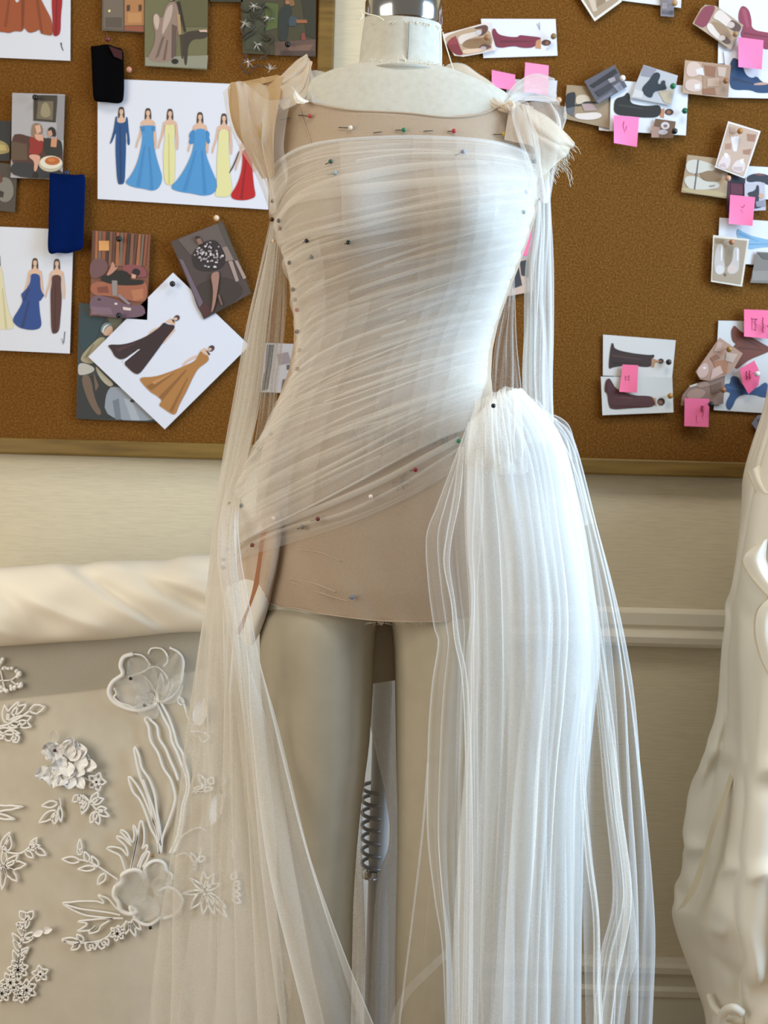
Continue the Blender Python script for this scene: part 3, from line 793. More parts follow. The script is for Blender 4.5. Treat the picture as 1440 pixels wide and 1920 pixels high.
tulle('shoulder_streamer', [
    [(536, 470, 1.69), (546, 560, 1.69), (556, 640, 1.69), (545, 720, 1.69), (520, 780, 1.68)],
    [(542, 470, 1.685), (556, 560, 1.685), (566, 640, 1.685), (560, 720, 1.685), (540, 780, 1.68)]], [M_tulle, M_hem], 30, 50, ((2, .002, .003, 1.2),), 43, hems=('a',))
tulle('shoulder_streamer', [
    [(512, 418, 1.672), (492, 508, 1.687), (470, 606, 1.697), (447, 740, 1.707), (428, 850, 1.707), (412, 960, 1.70), (404, 1040, 1.69)],
    [(516, 424, 1.668), (504, 512, 1.678), (488, 610, 1.685), (470, 742, 1.69), (450, 850, 1.68), (430, 960, 1.67), (424, 1040, 1.66)],
    [(520, 430, 1.665), (513, 514, 1.672), (500, 614, 1.675), (484, 746, 1.67), (462, 850, 1.66), (442, 960, 1.65), (436, 1040, 1.64)]], [M_tulle_deep, M_hem], 90, 80, ((4, .004, .008, .8),), 35)
# right streamer, dense
for sd, y0 in ((51, 0.0), (52, .018)):
    tulle('shoulder_streamer', [
        [(984, 250, 1.60 + y0), (999, 330, 1.62 + y0), (1001, 420, 1.635 + y0), (987, 500, 1.64 + y0), (983, 620, 1.64 + y0), (980, 720, 1.635 + y0), (990, 830, 1.62 + y0)],
        [(996, 230, 1.60 + y0), (1012, 330, 1.615 + y0), (1014, 420, 1.625 + y0), (1006, 500, 1.63 + y0), (1003, 620, 1.63 + y0), (1002, 720, 1.625 + y0), (1010, 830, 1.61 + y0)],
        [(1004, 205, 1.605 + y0), (1026, 310, 1.625 + y0), (1033, 410, 1.64 + y0), (1038, 510, 1.645 + y0), (1038, 620, 1.645 + y0), (1036, 720, 1.64 + y0), (1038, 830, 1.62 + y0)]],
        [M_tulle_pair if y0 == 0 else M_tulle_deep, M_hem], 110, 100, ((5, .003, .006, 1.2),), sd, hems=('a', 'b') if y0 == 0 else ())
tulle('shoulder_streamer', [
    [(962, 482, 1.69), (946, 560, 1.69), (930, 640, 1.69), (922, 720, 1.69), (925, 780, 1.68)], [(960, 482, 1.685), (956, 560, 1.685), (945, 640, 1.685), (938, 720, 1.685), (940, 780, 1.68)],
    [(962, 482, 1.68), (965, 560, 1.68), (968, 640, 1.68), (976, 720, 1.68), (984, 800, 1.67)]], [M_tulle, M_hem], 50, 60, ((4, .002, .005, 1.5),), 55, hems=('a', 'b'))

# --- the gathered train from the right hip
KN = 1.475
main_L = [(878, 792, KN), (872, 850, KN - .01), (872, 1000, KN - .01), (880, 1150, KN), (876, 1300, KN), (870, 1450, KN), (858, 1600, KN), (850, 1750, KN), (846, 1960, KN)]
main_a = [(900, 770, KN - .015), (910, 850, KN - .03), (920, 1000, KN - .035), (925, 1150, KN - .03), (925, 1300, KN - .025), (920, 1450, KN - .02), (912, 1600, KN - .02), (905, 1750, KN - .02), (900, 1960, KN - .02)]
main_b = [(922, 752, KN - .01), (962, 850, KN - .03), (985, 1000, KN - .045), (995, 1150, KN - .04), (990, 1300, KN - .035), (982, 1450, KN - .03), (975, 1600, KN - .03), (968, 1750, KN - .03), (965, 1960, KN - .03)]
main_c = [(950, 735, KN + .01), (1010, 830, KN - .005), (1042, 1000, KN - .02), (1062, 1150, KN - .02), (1058, 1300, KN - .02), (1045, 1450, KN - .015), (1038, 1600, KN - .015), (1034, 1750, KN - .015), (1030, 1960, KN - .015)]
main_R = [(975, 728, 1.54), (1045, 812, 1.53), (1082, 940, 1.52), (1108, 1080, 1.51), (1122, 1220, 1.505), (1108, 1350, 1.50), (1090, 1500, 1.50), (1086, 1700, 1.50), (1084, 1960, 1.50)]
tulle('gathered_train', [main_L, main_a, main_b, main_c, main_R], [M_tulle, M_hem], 300, 150, ((9, .0015, .003, .40), (4, .004, .008, .55)), 61, hems=('a',), warp=.012)
sh = lambda g, d: [(x + 4, y, z + d) for x, y, z in g]
tulle('gathered_train', [sh(main_L, .02), sh(main_a, .02), sh(main_b, .02), sh(main_c, .02), sh(main_R, .02)], [M_tulle_deep, M_hem], 200, 110, ((5, .004, .008, .7),), 62, warp=.014)
tulle('gathered_train', [sh(main_L, .04), sh(main_a, .045), sh(main_b, .045), sh(main_c, .045), sh(main_R, .035)], [M_tulle_deep, M_hem], 160, 100, ((4, .004, .008, .6),), 63, warp=.014)
# sheer right-hand side of the train
tulle('train_overlay', [
    [(985, 745, 1.53), (1050, 860, 1.51), (1075, 1000, 1.50), (1090, 1150, 1.49), (1095, 1300, 1.49), (1092, 1450, 1.49), (1092, 1650, 1.49), (1096, 1800, 1.49), (1100, 1960, 1.49)],
    [(1005, 750, 1.54), (1070, 870, 1.525), (1100, 1000, 1.515), (1125, 1150, 1.505), (1138, 1300, 1.505), (1142, 1450, 1.505), (1148, 1650, 1.505), (1148, 1800, 1.505), (1146, 1960, 1.505)],
    [(1036, 780, 1.555), (1074, 840, 1.55), (1112, 980, 1.54), (1148, 1130, 1.53), (1172, 1280, 1.53), (1184, 1450, 1.53), (1196, 1650, 1.53), (1195, 1800, 1.53), (1188, 1960, 1.53)],
    [(1042, 784, 1.565), (1078, 828, 1.57), (1122, 1000, 1.57), (1160, 1175, 1.56), (1188, 1345, 1.56), (1208, 1510, 1.56), (1222, 1660, 1.56), (1227, 1780, 1.56), (1220, 1960, 1.56)]],
    [M_tulle_fine, M_hem], 200, 130, ((3, .002, .009, .55),), 71, hems=('b',), warp=.03)
tulle('train_overlay', [
    [(1060, 880, 1.52), (1098, 1100, 1.515), (1118, 1300, 1.51), (1135, 1500, 1.50), (1150, 1680, 1.495), (1125, 1800, 1.49), (1110, 1960, 1.49)],
    [(1062, 880, 1.52), (1104, 1100, 1.515), (1130, 1300, 1.51), (1152, 1500, 1.50), (1172, 1680, 1.495), (1152, 1800, 1.49), (1130, 1960, 1.49)],
    [(1066, 880, 1.525), (1110, 1100, 1.52), (1142, 1300, 1.515), (1165, 1500, 1.505), (1196, 1760, 1.50), (1180, 1850, 1.50), (1165, 1960, 1.50)]],
    [M_tulle, M_hem], 60, 90, ((3, .002, .008, 1.2),), 73, hems=('a',))
tulle('train_overlay', [
    [(1092, 1290, 1.485), (1088, 1450, 1.48), (1098, 1600, 1.48), (1112, 1720, 1.48), (1112, 1850, 1.48), (1116, 1960, 1.48)],
    [(1096, 1290, 1.48), (1096, 1450, 1.475), (1108, 1600, 1.475), (1122, 1720, 1.475), (1126, 1850, 1.475), (1132, 1960, 1.475)]],
    [M_tulle, M_hem], 30, 80, ((2, .002, .005, 1.3),), 74, hems=('a', 'b'))
# a little of the train's back edge standing off the hip
tulle('train_overlay', [
    [(1036, 778, 1.60), (1052, 786, 1.60), (1066, 800, 1.60), (1076, 830, 1.60), (1090, 900, 1.60), (1112, 980, 1.60)],
    [(1010, 800, 1.58), (1034, 815, 1.58), (1050, 830, 1.58), (1060, 860, 1.58), (1072, 920, 1.58), (1086, 990, 1.58)]], [M_tulle_fine, M_hem], 30, 50, ((2, .002, .004, 1.0),), 75, hems=('a',))
# sheer left-hand side
tulle('train_overlay', [
    [(876, 800, 1.47), (850, 868, 1.465), (820, 948, 1.455), (800, 1005, 1.45), (803, 1090, 1.45), (814, 1175, 1.45), (822, 1206, 1.45), (810, 1290, 1.455), (803, 1400, 1.46), (802, 1560, 1.46), (815, 1680, 1.46), (830, 1780, 1.46), (838, 1960, 1.46)],
    [(880, 800, 1.468), (862, 868, 1.455), (842, 948, 1.445), (832, 1010, 1.44), (838, 1095, 1.44), (848, 1175, 1.44), (850, 1210, 1.44), (842, 1290, 1.445), (836, 1400, 1.45), (832, 1560, 1.45), (838, 1680, 1.45), (846, 1780, 1.45), (850, 1960, 1.45)],
    [(886, 800, 1.466), (880, 868, 1.45), (876, 948, 1.44), (874, 1010, 1.435), (880, 1095, 1.435), (886, 1175, 1.435), (884, 1210, 1.435), (880, 1290, 1.44), (876, 1400, 1.445), (868, 1560, 1.445), (864, 1680, 1.445), (860, 1780, 1.445), (862, 1960, 1.445)]],
    [M_tulle_fine, M_hem], 150, 140, ((1.6, .002, .008, .35),), 81, hems=('a',), warp=.035)
tulle('train_overlay', [
    [(862, 838, 1.45), (850, 930, 1.44), (836, 1010, 1.435), (832, 1060, 1.435), (846, 1130, 1.435), (852, 1200, 1.435), (866, 1270, 1.44), (872, 1400, 1.445), (874, 1600, 1.45), (870, 1960, 1.45)],
    [(870, 838, 1.448), (862, 930, 1.437), (846, 1010, 1.432), (842, 1060, 1.432), (852, 1130, 1.432), (860, 1200, 1.432), (874, 1270, 1.437), (882, 1400, 1.442), (886, 1600, 1.447), (884, 1960, 1.447)]], [M_tulle, M_hem], 24, 60, ((2, .001, .003, 1.3),), 82, hems=('a', 'b'))
tulle('train_overlay', [
    [(884, 830, 1.44), (876, 930, 1.43), (874, 1030, 1.425), (884, 1100, 1.425), (882, 1160, 1.425), (872, 1240, 1.43), (874, 1330, 1.43), (870, 1600, 1.435), (864, 1960, 1.44)],
    [(906, 830, 1.435), (908, 930, 1.42), (902, 1030, 1.418), (896, 1100, 1.418), (898, 1180, 1.418), (902, 1260, 1.42), (900, 1330, 1.425), (902, 1600, 1.43), (896, 1960, 1.435)]], [M_tulle_fine, M_hem], 40, 60, ((2, .001, .003, .5),), 83)
# the single sheer length that crosses the right leg, its edge a bright line
tulle('train_overlay', [
    [(802, 1430, 1.465), (792, 1560, 1.465), (776, 1700, 1.465), (757, 1850, 1.465), (744, 1960, 1.465)],
    [(840, 1430, 1.46), (838, 1560, 1.46), (836, 1700, 1.46), (838, 1850, 1.46), (840, 1960, 1.46)]], [sheer('single_tulle', (.9, .88, .84), .06, graze=.6), M_hem], 30, 60, ((1, .001, .003, .2),), 85, hems=('a',), hem_r=.0012)
tulle('loose_fold', [[(836, 1780, 1.468), (790, 1822, 1.462), (758, 1856, 1.464), (735, 1905, 1.464), (724, 1960, 1.464)], [(838, 1796, 1.466), (798, 1836, 1.460), (768, 1868, 1.462), (747, 1915, 1.462), (738, 1960, 1.462)]], [M_tulle_fine, M_hem], 12, 40, (), 1)
# gathered puff where the train is caught at the hip
for (sd, dx, dz) in ((91, 0, 0), (92, 22, -.004), (93, 44, .004)):
    tulle('hip_knot', [
        [(892 + dx, 762 - dx * .5, 1.478 + dz), (884 + dx * .9, 782 - dx * .3, 1.455 + dz), (876 + dx, 820, 1.45 + dz), (872 + dx * 1.1, 868, 1.462 + dz)],
        [(902 + dx, 748 - dx * .5, 1.468 + dz), (898 + dx, 772 - dx * .3, 1.438 + dz), (896 + dx, 818, 1.432 + dz), (894 + dx * 1.1, 880, 1.448 + dz)],
        [(914 + dx, 744 - dx * .4, 1.466 + dz), (916 + dx, 770 - dx * .3, 1.436 + dz), (918 + dx, 820, 1.43 + dz), (920 + dx * 1.1, 890, 1.446 + dz)],
        [(926 + dx, 748 - dx * .3, 1.476 + dz), (934 + dx, 776, 1.45 + dz), (940 + dx, 824, 1.446 + dz), (944 + dx * 1.1, 884, 1.458 + dz)]], [M_tulle, M_hem], 60, 50, ((5, .003, .003, 1.4),), sd, hems=())
# length of tulle hanging behind the legs
M_bunch = sheer('bunched_tulle', (.88, .87, .86), .78)
tulle('back_train', [
    [(600, 1180, 1.83), (615, 1400, 1.83), (630, 1700, 1.83), (635, 1960, 1.83)], [(680, 1180, 1.815), (690, 1400, 1.815), (695, 1700, 1.815), (695, 1960, 1.815)], [(800, 1180, 1.83), (800, 1400, 1.83), (800, 1700, 1.83), (800, 1960, 1.83)]],
    [M_bunch, M_hem], 80, 60, ((5, .004, .008, 1.2),), 95)
tulle('back_train', [
    [(697, 1200, 1.688), (690, 1320, 1.685), (702, 1400, 1.67), (724, 1500, 1.665), (730, 1580, 1.665), (704, 1680, 1.665), (690, 1960, 1.665)], [(740, 1200, 1.688), (742, 1320, 1.68), (745, 1400, 1.665), (750, 1500, 1.66), (756, 1580, 1.66), (748, 1680, 1.66), (750, 1960, 1.66)]],
    [M_bunch, M_hem], 24, 60, ((2, .002, .004, 1.0),), 96, hems=('a',))
tulle('back_train', [
    [(640, 1400, 1.67), (650, 1560, 1.67), (660, 1700, 1.67), (640, 1960, 1.67)], [(688, 1400, 1.672), (678, 1560, 1.672), (682, 1700, 1.672), (690, 1960, 1.672)]],
    [M_tulle, M_hem], 24, 50, ((2, .002, .004, 1.0),), 97, hems=('b',))
# ------------------------------------------------------------------ things pinned to the cork boards
_ink = {}
ILL = 1.08
def ink(h, rough=0.5):
    """A printed colour, named by the tone seen in daylight."""
    k = (h, rough)
    if k not in _ink:
        c = [min(0.88, x / ILL) for x in lin(h)]
        _ink[k] = plain('print_' + h.strip('#'), c, rough)
    return _ink[k]
def cloth_ink(h):
    m = plain('swatch_' + h.strip('#'), [x / ILL for x in lin(h)], 0.95); m.node_tree.nodes['Principled BSDF'].inputs['Specular IOR Level'].default_value = 0.05
    return m

C0 = (0, 0, 1.0); C1 = (0, 0, 4.0); C2 = (300, 0, 4.0); C3 = (0, 400, 4.2667); C4 = (130, 400, 3.892)
C5 = (800, 0, 4.5); C6 = (1040, 0, 3.6); C7 = (1220, 200, 5.332); C8 = (1100, 560, 4.235)
def cv(c, pts): return [(c[0] + x / c[2], c[1] + y / c[2]) for x, y in pts]
def el(cx, cy, rx, ry, n=14, rot=0.0):
    return [(cx + rx * math.cos(2 * math.pi * k / n) * math.cos(rot) - ry * math.sin(2 * math.pi * k / n) * math.sin(rot),
             cy + rx * math.cos(2 * math.pi * k / n) * math.sin(rot) + ry * math.sin(2 * math.pi * k / n) * math.cos(rot)) for k in range(n)]
def rounded(pts, n=4):
    """Chaikin-smoothed outline."""
    p = [np.array(q, float) for q in pts]
    for _ in range(2):
        r = []
        for i in range(len(p)):
            a, b2 = p[i], p[(i + 1) % len(p)]
            r += [a * .75 + b2 * .25, a * .25 + b2 * .75]
        p = r
    return [tuple(q) for q in p]

def tri_ngon(name, polys, colors, yfun, mats_rough, parent):
    """Flat printed shapes: each polygon filled, stacked a hair apart."""
    bm = bmesh.new(); mats = []; 
    for k, (h, poly) in enumerate(zip(colors, polys)):
        m = ink(h, mats_rough)
        if m not in mats: mats.append(m)
        vs = [bm.verts.new(yfun(x, y, k)) for x, y in poly]
        try:
            fc = bm.faces.new(vs)
        except ValueError:
            continue
        fc.material_index = mats.index(m)
        fc.normal_update()
        if fc.normal.y > 0: fc.normal_flip()
    bmesh.ops.triangulate(bm, faces=bm.faces[:], ngon_method='EAR_CLIP')
    me = bpy.data.meshes.new(name); bm.to_mesh(me); bm.free()
    return under(link(name, me, mats, None, False), parent)

def card(name, label, cat, c, corners, layer, color, draws=(), group=None, curl=None, border=None, rough=0.55, mat=None):
    """A sheet pinned to the cork. corners = outline, clockwise from top left; curl = lift (m) of each corner;
    draws = [(part name, part label, [(colour, outline), ...]), ...]"""
    q = cv(c, corners)
    Y0 = BOARD_Y - 0.0022 - layer * 0.0024
    quad = len(q) == 4
    cu = curl or ([0, 0, 0, 0] if draws else [0.0008 * ((int(abs(q[0][0]) * 7) + 3 * k) % 4) for k in range(4)])
    A = np.array(q[:4], float)
    def uv(x, y):
        if not quad: return .5, .5
        p = np.array((x, y)); u = v = .5
        for _ in range(5):
            f0 = A[0] * (1 - u) * (1 - v) + A[1] * u * (1 - v) + A[2] * u * v + A[3] * (1 - u) * v - p
            du = (A[1] - A[0]) * (1 - v) + (A[2] - A[3]) * v; dv = (A[3] - A[0]) * (1 - u) + (A[2] - A[1]) * u
            d = du[0] * dv[1] - du[1] * dv[0]
            u -= (f0[0] * dv[1] - f0[1] * dv[0]) / d; v -= (du[0] * f0[1] - du[1] * f0[0]) / d
        return min(1, max(0, u)), min(1, max(0, v))
    def lift(u, v):
        w = ((1 - u) * (1 - v), u * (1 - v), u * v, (1 - u) * v)
        return sum(k * x ** 2.2 for k, x in zip(cu, w))
    ctr = P(*np.mean(q, 0), Y0)
    root = empty(name, tuple(ctr))
    tag(root, label, cat, group)
    pm = mat or ink(color, rough)
    if quad:
        n = 12; v, f = [], []
        for side, dy in ((0, 0.0), (1, 0.0004)):
            for i in range(n + 1):
                for j in range(n + 1):
                    u, w = i / n, j / n
                    p = A[0] * (1 - u) * (1 - w) + A[1] * u * (1 - w) + A[2] * u * w + A[3] * (1 - u) * w
                    v.append(P(p[0], p[1], Y0 - lift(u, w) + dy))
        f = [tuple(r) for r in grid_faces(n + 1, n + 1)] + [tuple(r[::-1]) for r in grid_faces(n + 1, n + 1, (n + 1) ** 2)]
        o2 = (n + 1) ** 2; ring = [k for k in range(n + 1)] + [k * (n + 1) + n for k in range(1, n + 1)] + [n * (n + 1) + n - k for k in range(1, n + 1)] + [(n - k) * (n + 1) for k in range(1, n)]
        f += [(ring[k], ring[(k + 1) % len(ring)], ring[(k + 1) % len(ring)] + o2, ring[k] + o2) for k in range(len(ring))]
        pn = 'sheet' if cat in ('sketch', 'note', 'paper') else 'print'
        under(from_py(pn, v, f, pm, smooth=False), root)
    else:
        k = len(q)
        v = [P(x, y, Y0) for x, y in q] + [P(x, y, Y0 + .0004) for x, y in q]
        f = [tuple(range(k)), tuple(range(2 * k - 1, k - 1, -1))] + [(i, (i + 1) % k, k + (i + 1) % k, k + i) for i in range(k)]
        under(from_py('sheet' if cat in ('sketch', 'note', 'paper') else 'print', v, f, pm, smooth=False), root)
    def yf(x, y, kk, base=[0]):
        u, w = uv(x, y)
        return P(x, y, Y0 - lift(u, w) - .00045 - .00006 * kk - .0003 * (lift(u, w) > .001))
    if border:      # printed image inside a pale margin
        ctr2 = np.mean(q, 0)
        inset = [tuple(ctr2 + (np.array(p) - ctr2) * .90) for p in q]
        tri_ngon('picture', [inset], [border], yf, rough, root)
    for (pn, plabel, shapes) in draws:
        o = tri_ngon(pn, [s[1] for s in shapes], [s[0] for s in shapes], lambda x, y, kk: yf(x, y, kk + 2), rough, root)
        if plabel: o['label'] = plabel
    return root

def D(c, items, pn='picture', label=None):
    return (pn, label, [(h, cv(c, rounded(p) if len(p) > 4 else p)) for h, p in items])

def fig(cx, y0, s=1.0, arms=True):
    """Head, neck, shoulders and arms of a fashion figure."""
    R = lambda pts: [(cx + x * s, y0 + y * s) for x, y in pts]
    skin = '#d6b199'
    out = [('#4a3a34', R([(-19, 0), (0, -6), (19, 0), (26, 55), (23, 88), (8, 78), (-10, 78), (-24, 88), (-26, 55)])), (skin, R([(-13, 14), (13, 14), (16, 42), (0, 64), (-15, 42)])),
           (skin, R([(-10, 55), (10, 55), (13, 80), (48, 92), (45, 128), (-45, 128), (-48, 92), (-13, 80)]))]
    if arms:
        out += [(skin, R([(-50, 92), (-38, 100), (-48, 190), (-75, 255), (-85, 300), (-94, 290), (-86, 250), (-64, 190)])), (skin, R([(50, 92), (60, 190), (64, 250), (58, 312), (47, 300), (46, 250), (42, 190), (37, 100)]))]
    return out

SK = 'sketches pinned on the boards'; PH = 'photo prints pinned on the boards'; PO = 'pink sticky notes'
# ---- left board
card('sketch_sheet', 'white sheet with rust and red gown hems, cut by the top left corner', 'sketch', C0, [(-120, -130), (133, -130), (132, 114), (-120, 103)], 1, '#d7dae4', [
    D(C1, fig(38, -385) + fig(214, -385) + [('#9a4c28', [(-60, 100), (-10, -60), (10, -150), (4, -262), (72, -262), (68, -150), (110, 0), (125, 25), (150, 0), (188, -150), (180, -262), (248, -262), (242, -150), (310, 0), (340, 60), (390, 150), (395, 265), (370, 265), (310, 255), (295, 215), (270, 235), (215, 250), (180, 200), (165, 240), (110, 230), (70, 250), (30, 240), (-60, 235)]),
           ('#7a3a1c', [(158, 0), (186, 0), (178, 190), (160, 238)]), ('#823e1e', [(268, 0), (290, 0), (322, 250), (306, 250)]), ('#82401f', [(60, 0), (75, 0), (50, 200), (30, 200)]), ], 'gown_drawing', 'rust gown'),
    D(C1, fig(428, -385) + [('#9c1620', [(385, 0), (402, -150), (394, -262), (462, -262), (458, -150), (470, 0), (455, 120), (455, 250), (420, 275), (395, 265), (395, 150)]), ('#7a0f18', [(420, 0), (432, 0), (425, 260), (412, 260)])], 'gown_drawing', 'red gown'),
    D(C1, [('#55565c', [(450, 318), (466, 320), (463, 345), (478, 380), (471, 383), (457, 348)])], 'signature')], SK)
card('photo_print', 'dim photo print of grey and orange doors at the top edge', 'photo', C0, [(192, -45), (274, -45), (272, 61), (191, 57)], 2, '#5f564c', [
    D(C1, [('#6e6255', [(775, -80), (925, -80), (925, 222), (775, 212)]), ('#574c42', [(790, 130), (915, 130), (915, 210), (790, 205)]), ('#a9764a', [(935, -80), (1082, -80), (1080, 190), (935, 190)]), ('#b98655', [(960, 95), (1060, 95), (1060, 170), (960, 170)]), ('#8f5038', [(935, 192), (1082, 196), (1080, 238), (935, 230)]),
           ('#4a3424', [(950, 40), (975, 35), (975, 80), (950, 85)]), ('#4a3424', [(1040, 35), (1062, 35), (1062, 80), (1040, 85)]), ('#e8d8a0', el(820, 82, 9, 10))])], PH)
card('photo_print', 'olive photo print of a draped person leaning beside a table', 'photo', C0, [(272, -60), (391, -60), (388, 131), (271, 124)], 3, '#6b6848', [
    D(C1, [('#8b8a78', [(1090, 430), (1560, 415), (1552, 515), (1090, 492)]), ('#595638', [(1330, -60), (1560, -60), (1556, 200), (1380, 200)]), ('#3a3128', [(1380, 235), (1556, 225), (1556, 290), (1410, 292), (1405, 490), (1380, 490), (1372, 300)]), ('#3f362c', [(1350, 260), (1375, 260), (1375, 440), (1362, 440)]),
           ('#8e786c', [(1150, 110), (1180, 95), (1215, 150), (1240, 60), (1270, 15), (1320, 10), (1345, 100), (1335, 240), (1315, 400), (1290, 460), (1180, 470), (1100, 440), (1150, 360), (1170, 260), (1145, 180)]), ('#b5a092', [(1250, 60), (1300, 20), (1290, 120), (1255, 200), (1210, 280), (1225, 150)]), ('#bfa99b', [(1150, 115), (1180, 100), (1200, 150), (1180, 240), (1155, 180)]),
           ('#5e4c44', [(1290, 180), (1330, 200), (1315, 420), (1285, 440)]), ('#6a564d', [(1215, 280), (1235, 270), (1190, 420), (1165, 440)]), ('#6a564d', [(1250, 300), (1262, 300), (1240, 450), (1222, 450)]), ('#a58a66', [(1325, 100), (1350, 110), (1362, 255), (1340, 265)]), ('#2a2019', [(1325, 10), (1350, 10), (1395, 235), (1382, 240)]), ('#1c1814', el(1312, 460, 26, 20)), ('#3a2c22', el(1292, -22, 26, 32)), ('#b08c70', el(1284, -16, 16, 22)), ('#c8a898', [(1550, 222), (1490, 225), (1500, 240), (1556, 240)])])], PH)
card('photo_print', 'dark strip of photo print cut by the top edge, above the wired star trim', 'photo', C0, [(394, -60), (456, -60), (455, 4), (394, 3)], 2, '#2f2f22', [D(C0, [('#4a4a34', [(398, -55), (450, -55), (450, -30), (398, -30)])])], PH)
card('photo_print', 'dark painted picture of a cloaked figure in a meadow, beside the oak frame edge', 'photo', C0, [(450, -60), (593, -60), (592, 107), (455, 100)], 2, '#3f3b26', [
    D(C2, [('#4d5a2c', [(790, 20), (890, 30), (880, 210), (790, 230)]), ('#3c3f2c', [(620, 10), (790, 10), (780, 380), (640, 370)]), ('#2c2c20', [(1060, -20), (1168, -20), (1168, 290), (1100, 270)]), ('#5c463c', [(860, 315), (1168, 295), (1166, 420), (860, 415)]), ('#735648', [(950, 350), (1150, 330), (1120, 380), (980, 390)]), ('#4a3a34', [(900, 380), (1160, 380), (1160, 418), (900, 412)]),
           ('#34454c', [(965, 120), (1035, 130), (1020, 195), (965, 195)]), ('#94593a', [(1018, 148), (1100, 148), (1105, 172), (1028, 174)]), ('#7a5a30', [(930, -20), (1000, -20), (1012, 40), (955, 55)]), ('#242c2a', [(885, 95), (935, 35), (975, 25), (990, 90), (962, 150), (955, 312), (885, 306), (892, 180)]), ('#a06a4a', el(955, 18, 16, 14)), ('#7b3a34', [(1058, 255), (1085, 245), (1098, 300), (1060, 304)])])], PH)
# velvet and blue swatches
def swatch(label, poly, layer, h, extra=(), sag=.006):
    q = spline([(*p, 0) for p in poly + poly[:1]], 90)[:-1, :2]
    Y0 = BOARD_Y - .003 - layer * .0024
    ctr = q.mean(0); root = empty('fabric_swatch', tuple(P(*ctr, Y0))); tag(root, label, 'fabric swatch', 'fabric swatches')
    n = 7; v, f = [], []
    m0 = len(q); ymin, ymax = q[:, 1].min(), q[:, 1].max()
    for side in (0, 1):
        for i in range(n + 1):
            u = 1 - i / n
            for p in q:
                r = ctr + (p - ctr) * u
                w = (r[1] - ymin) / (ymax - ymin)
                v.append(P(r[0], r[1], Y0 - sag * w ** 2 - .0015 * math.sin(r[0] * .13 + r[1] * .03) * w - .0016 * math.sin(math.pi * w) + side * .0012))
    for s in range(2):
        o = s * (n + 1) * m0
        for i in range(n):
            for k in range(m0):
                a, b2 = o + i * m0 + k, o + i * m0 + (k + 1) % m0
                f.append((a, b2, b2 + m0, a + m0) if not s else (a, a + m0, b2 + m0, b2))
    f += [(k, (n + 1) * m0 + k, (n + 1) * m0 + (k + 1) % m0, (k + 1) % m0) for k in range(m0)]
    under(from_py('cloth', v, f, cloth_ink(h)), root)
    for pn, hh, pl in extra:
        tri_ngon(pn, [pl], [hh], lambda x, y, kk: P(x, y, Y0 - .0042), .9, root)
    return root
swatch('black velvet swatch pinned above the sheet of six gowns', [(170, 87), (185, 85), (201, 83), (216, 88), (230, 94), (232, 120), (233, 150), (232, 180), (229, 191), (220, 194), (200, 192), (180, 190), (175, 182), (173, 150), (172, 120)], 3, '#050507', [('turned_corner', '#3a0a10', [(204, 86), (229, 95), (229, 112), (214, 106)])])
swatch('royal blue cloth swatch hanging over the corner of the lower sketch', [(93, 324), (110, 326), (126, 327), (144, 328), (159, 330), (159, 370), (157, 430), (155, 464), (143, 470), (128, 475), (110, 474), (91, 472), (91, 420), (92, 370)], 5, '#031a50')
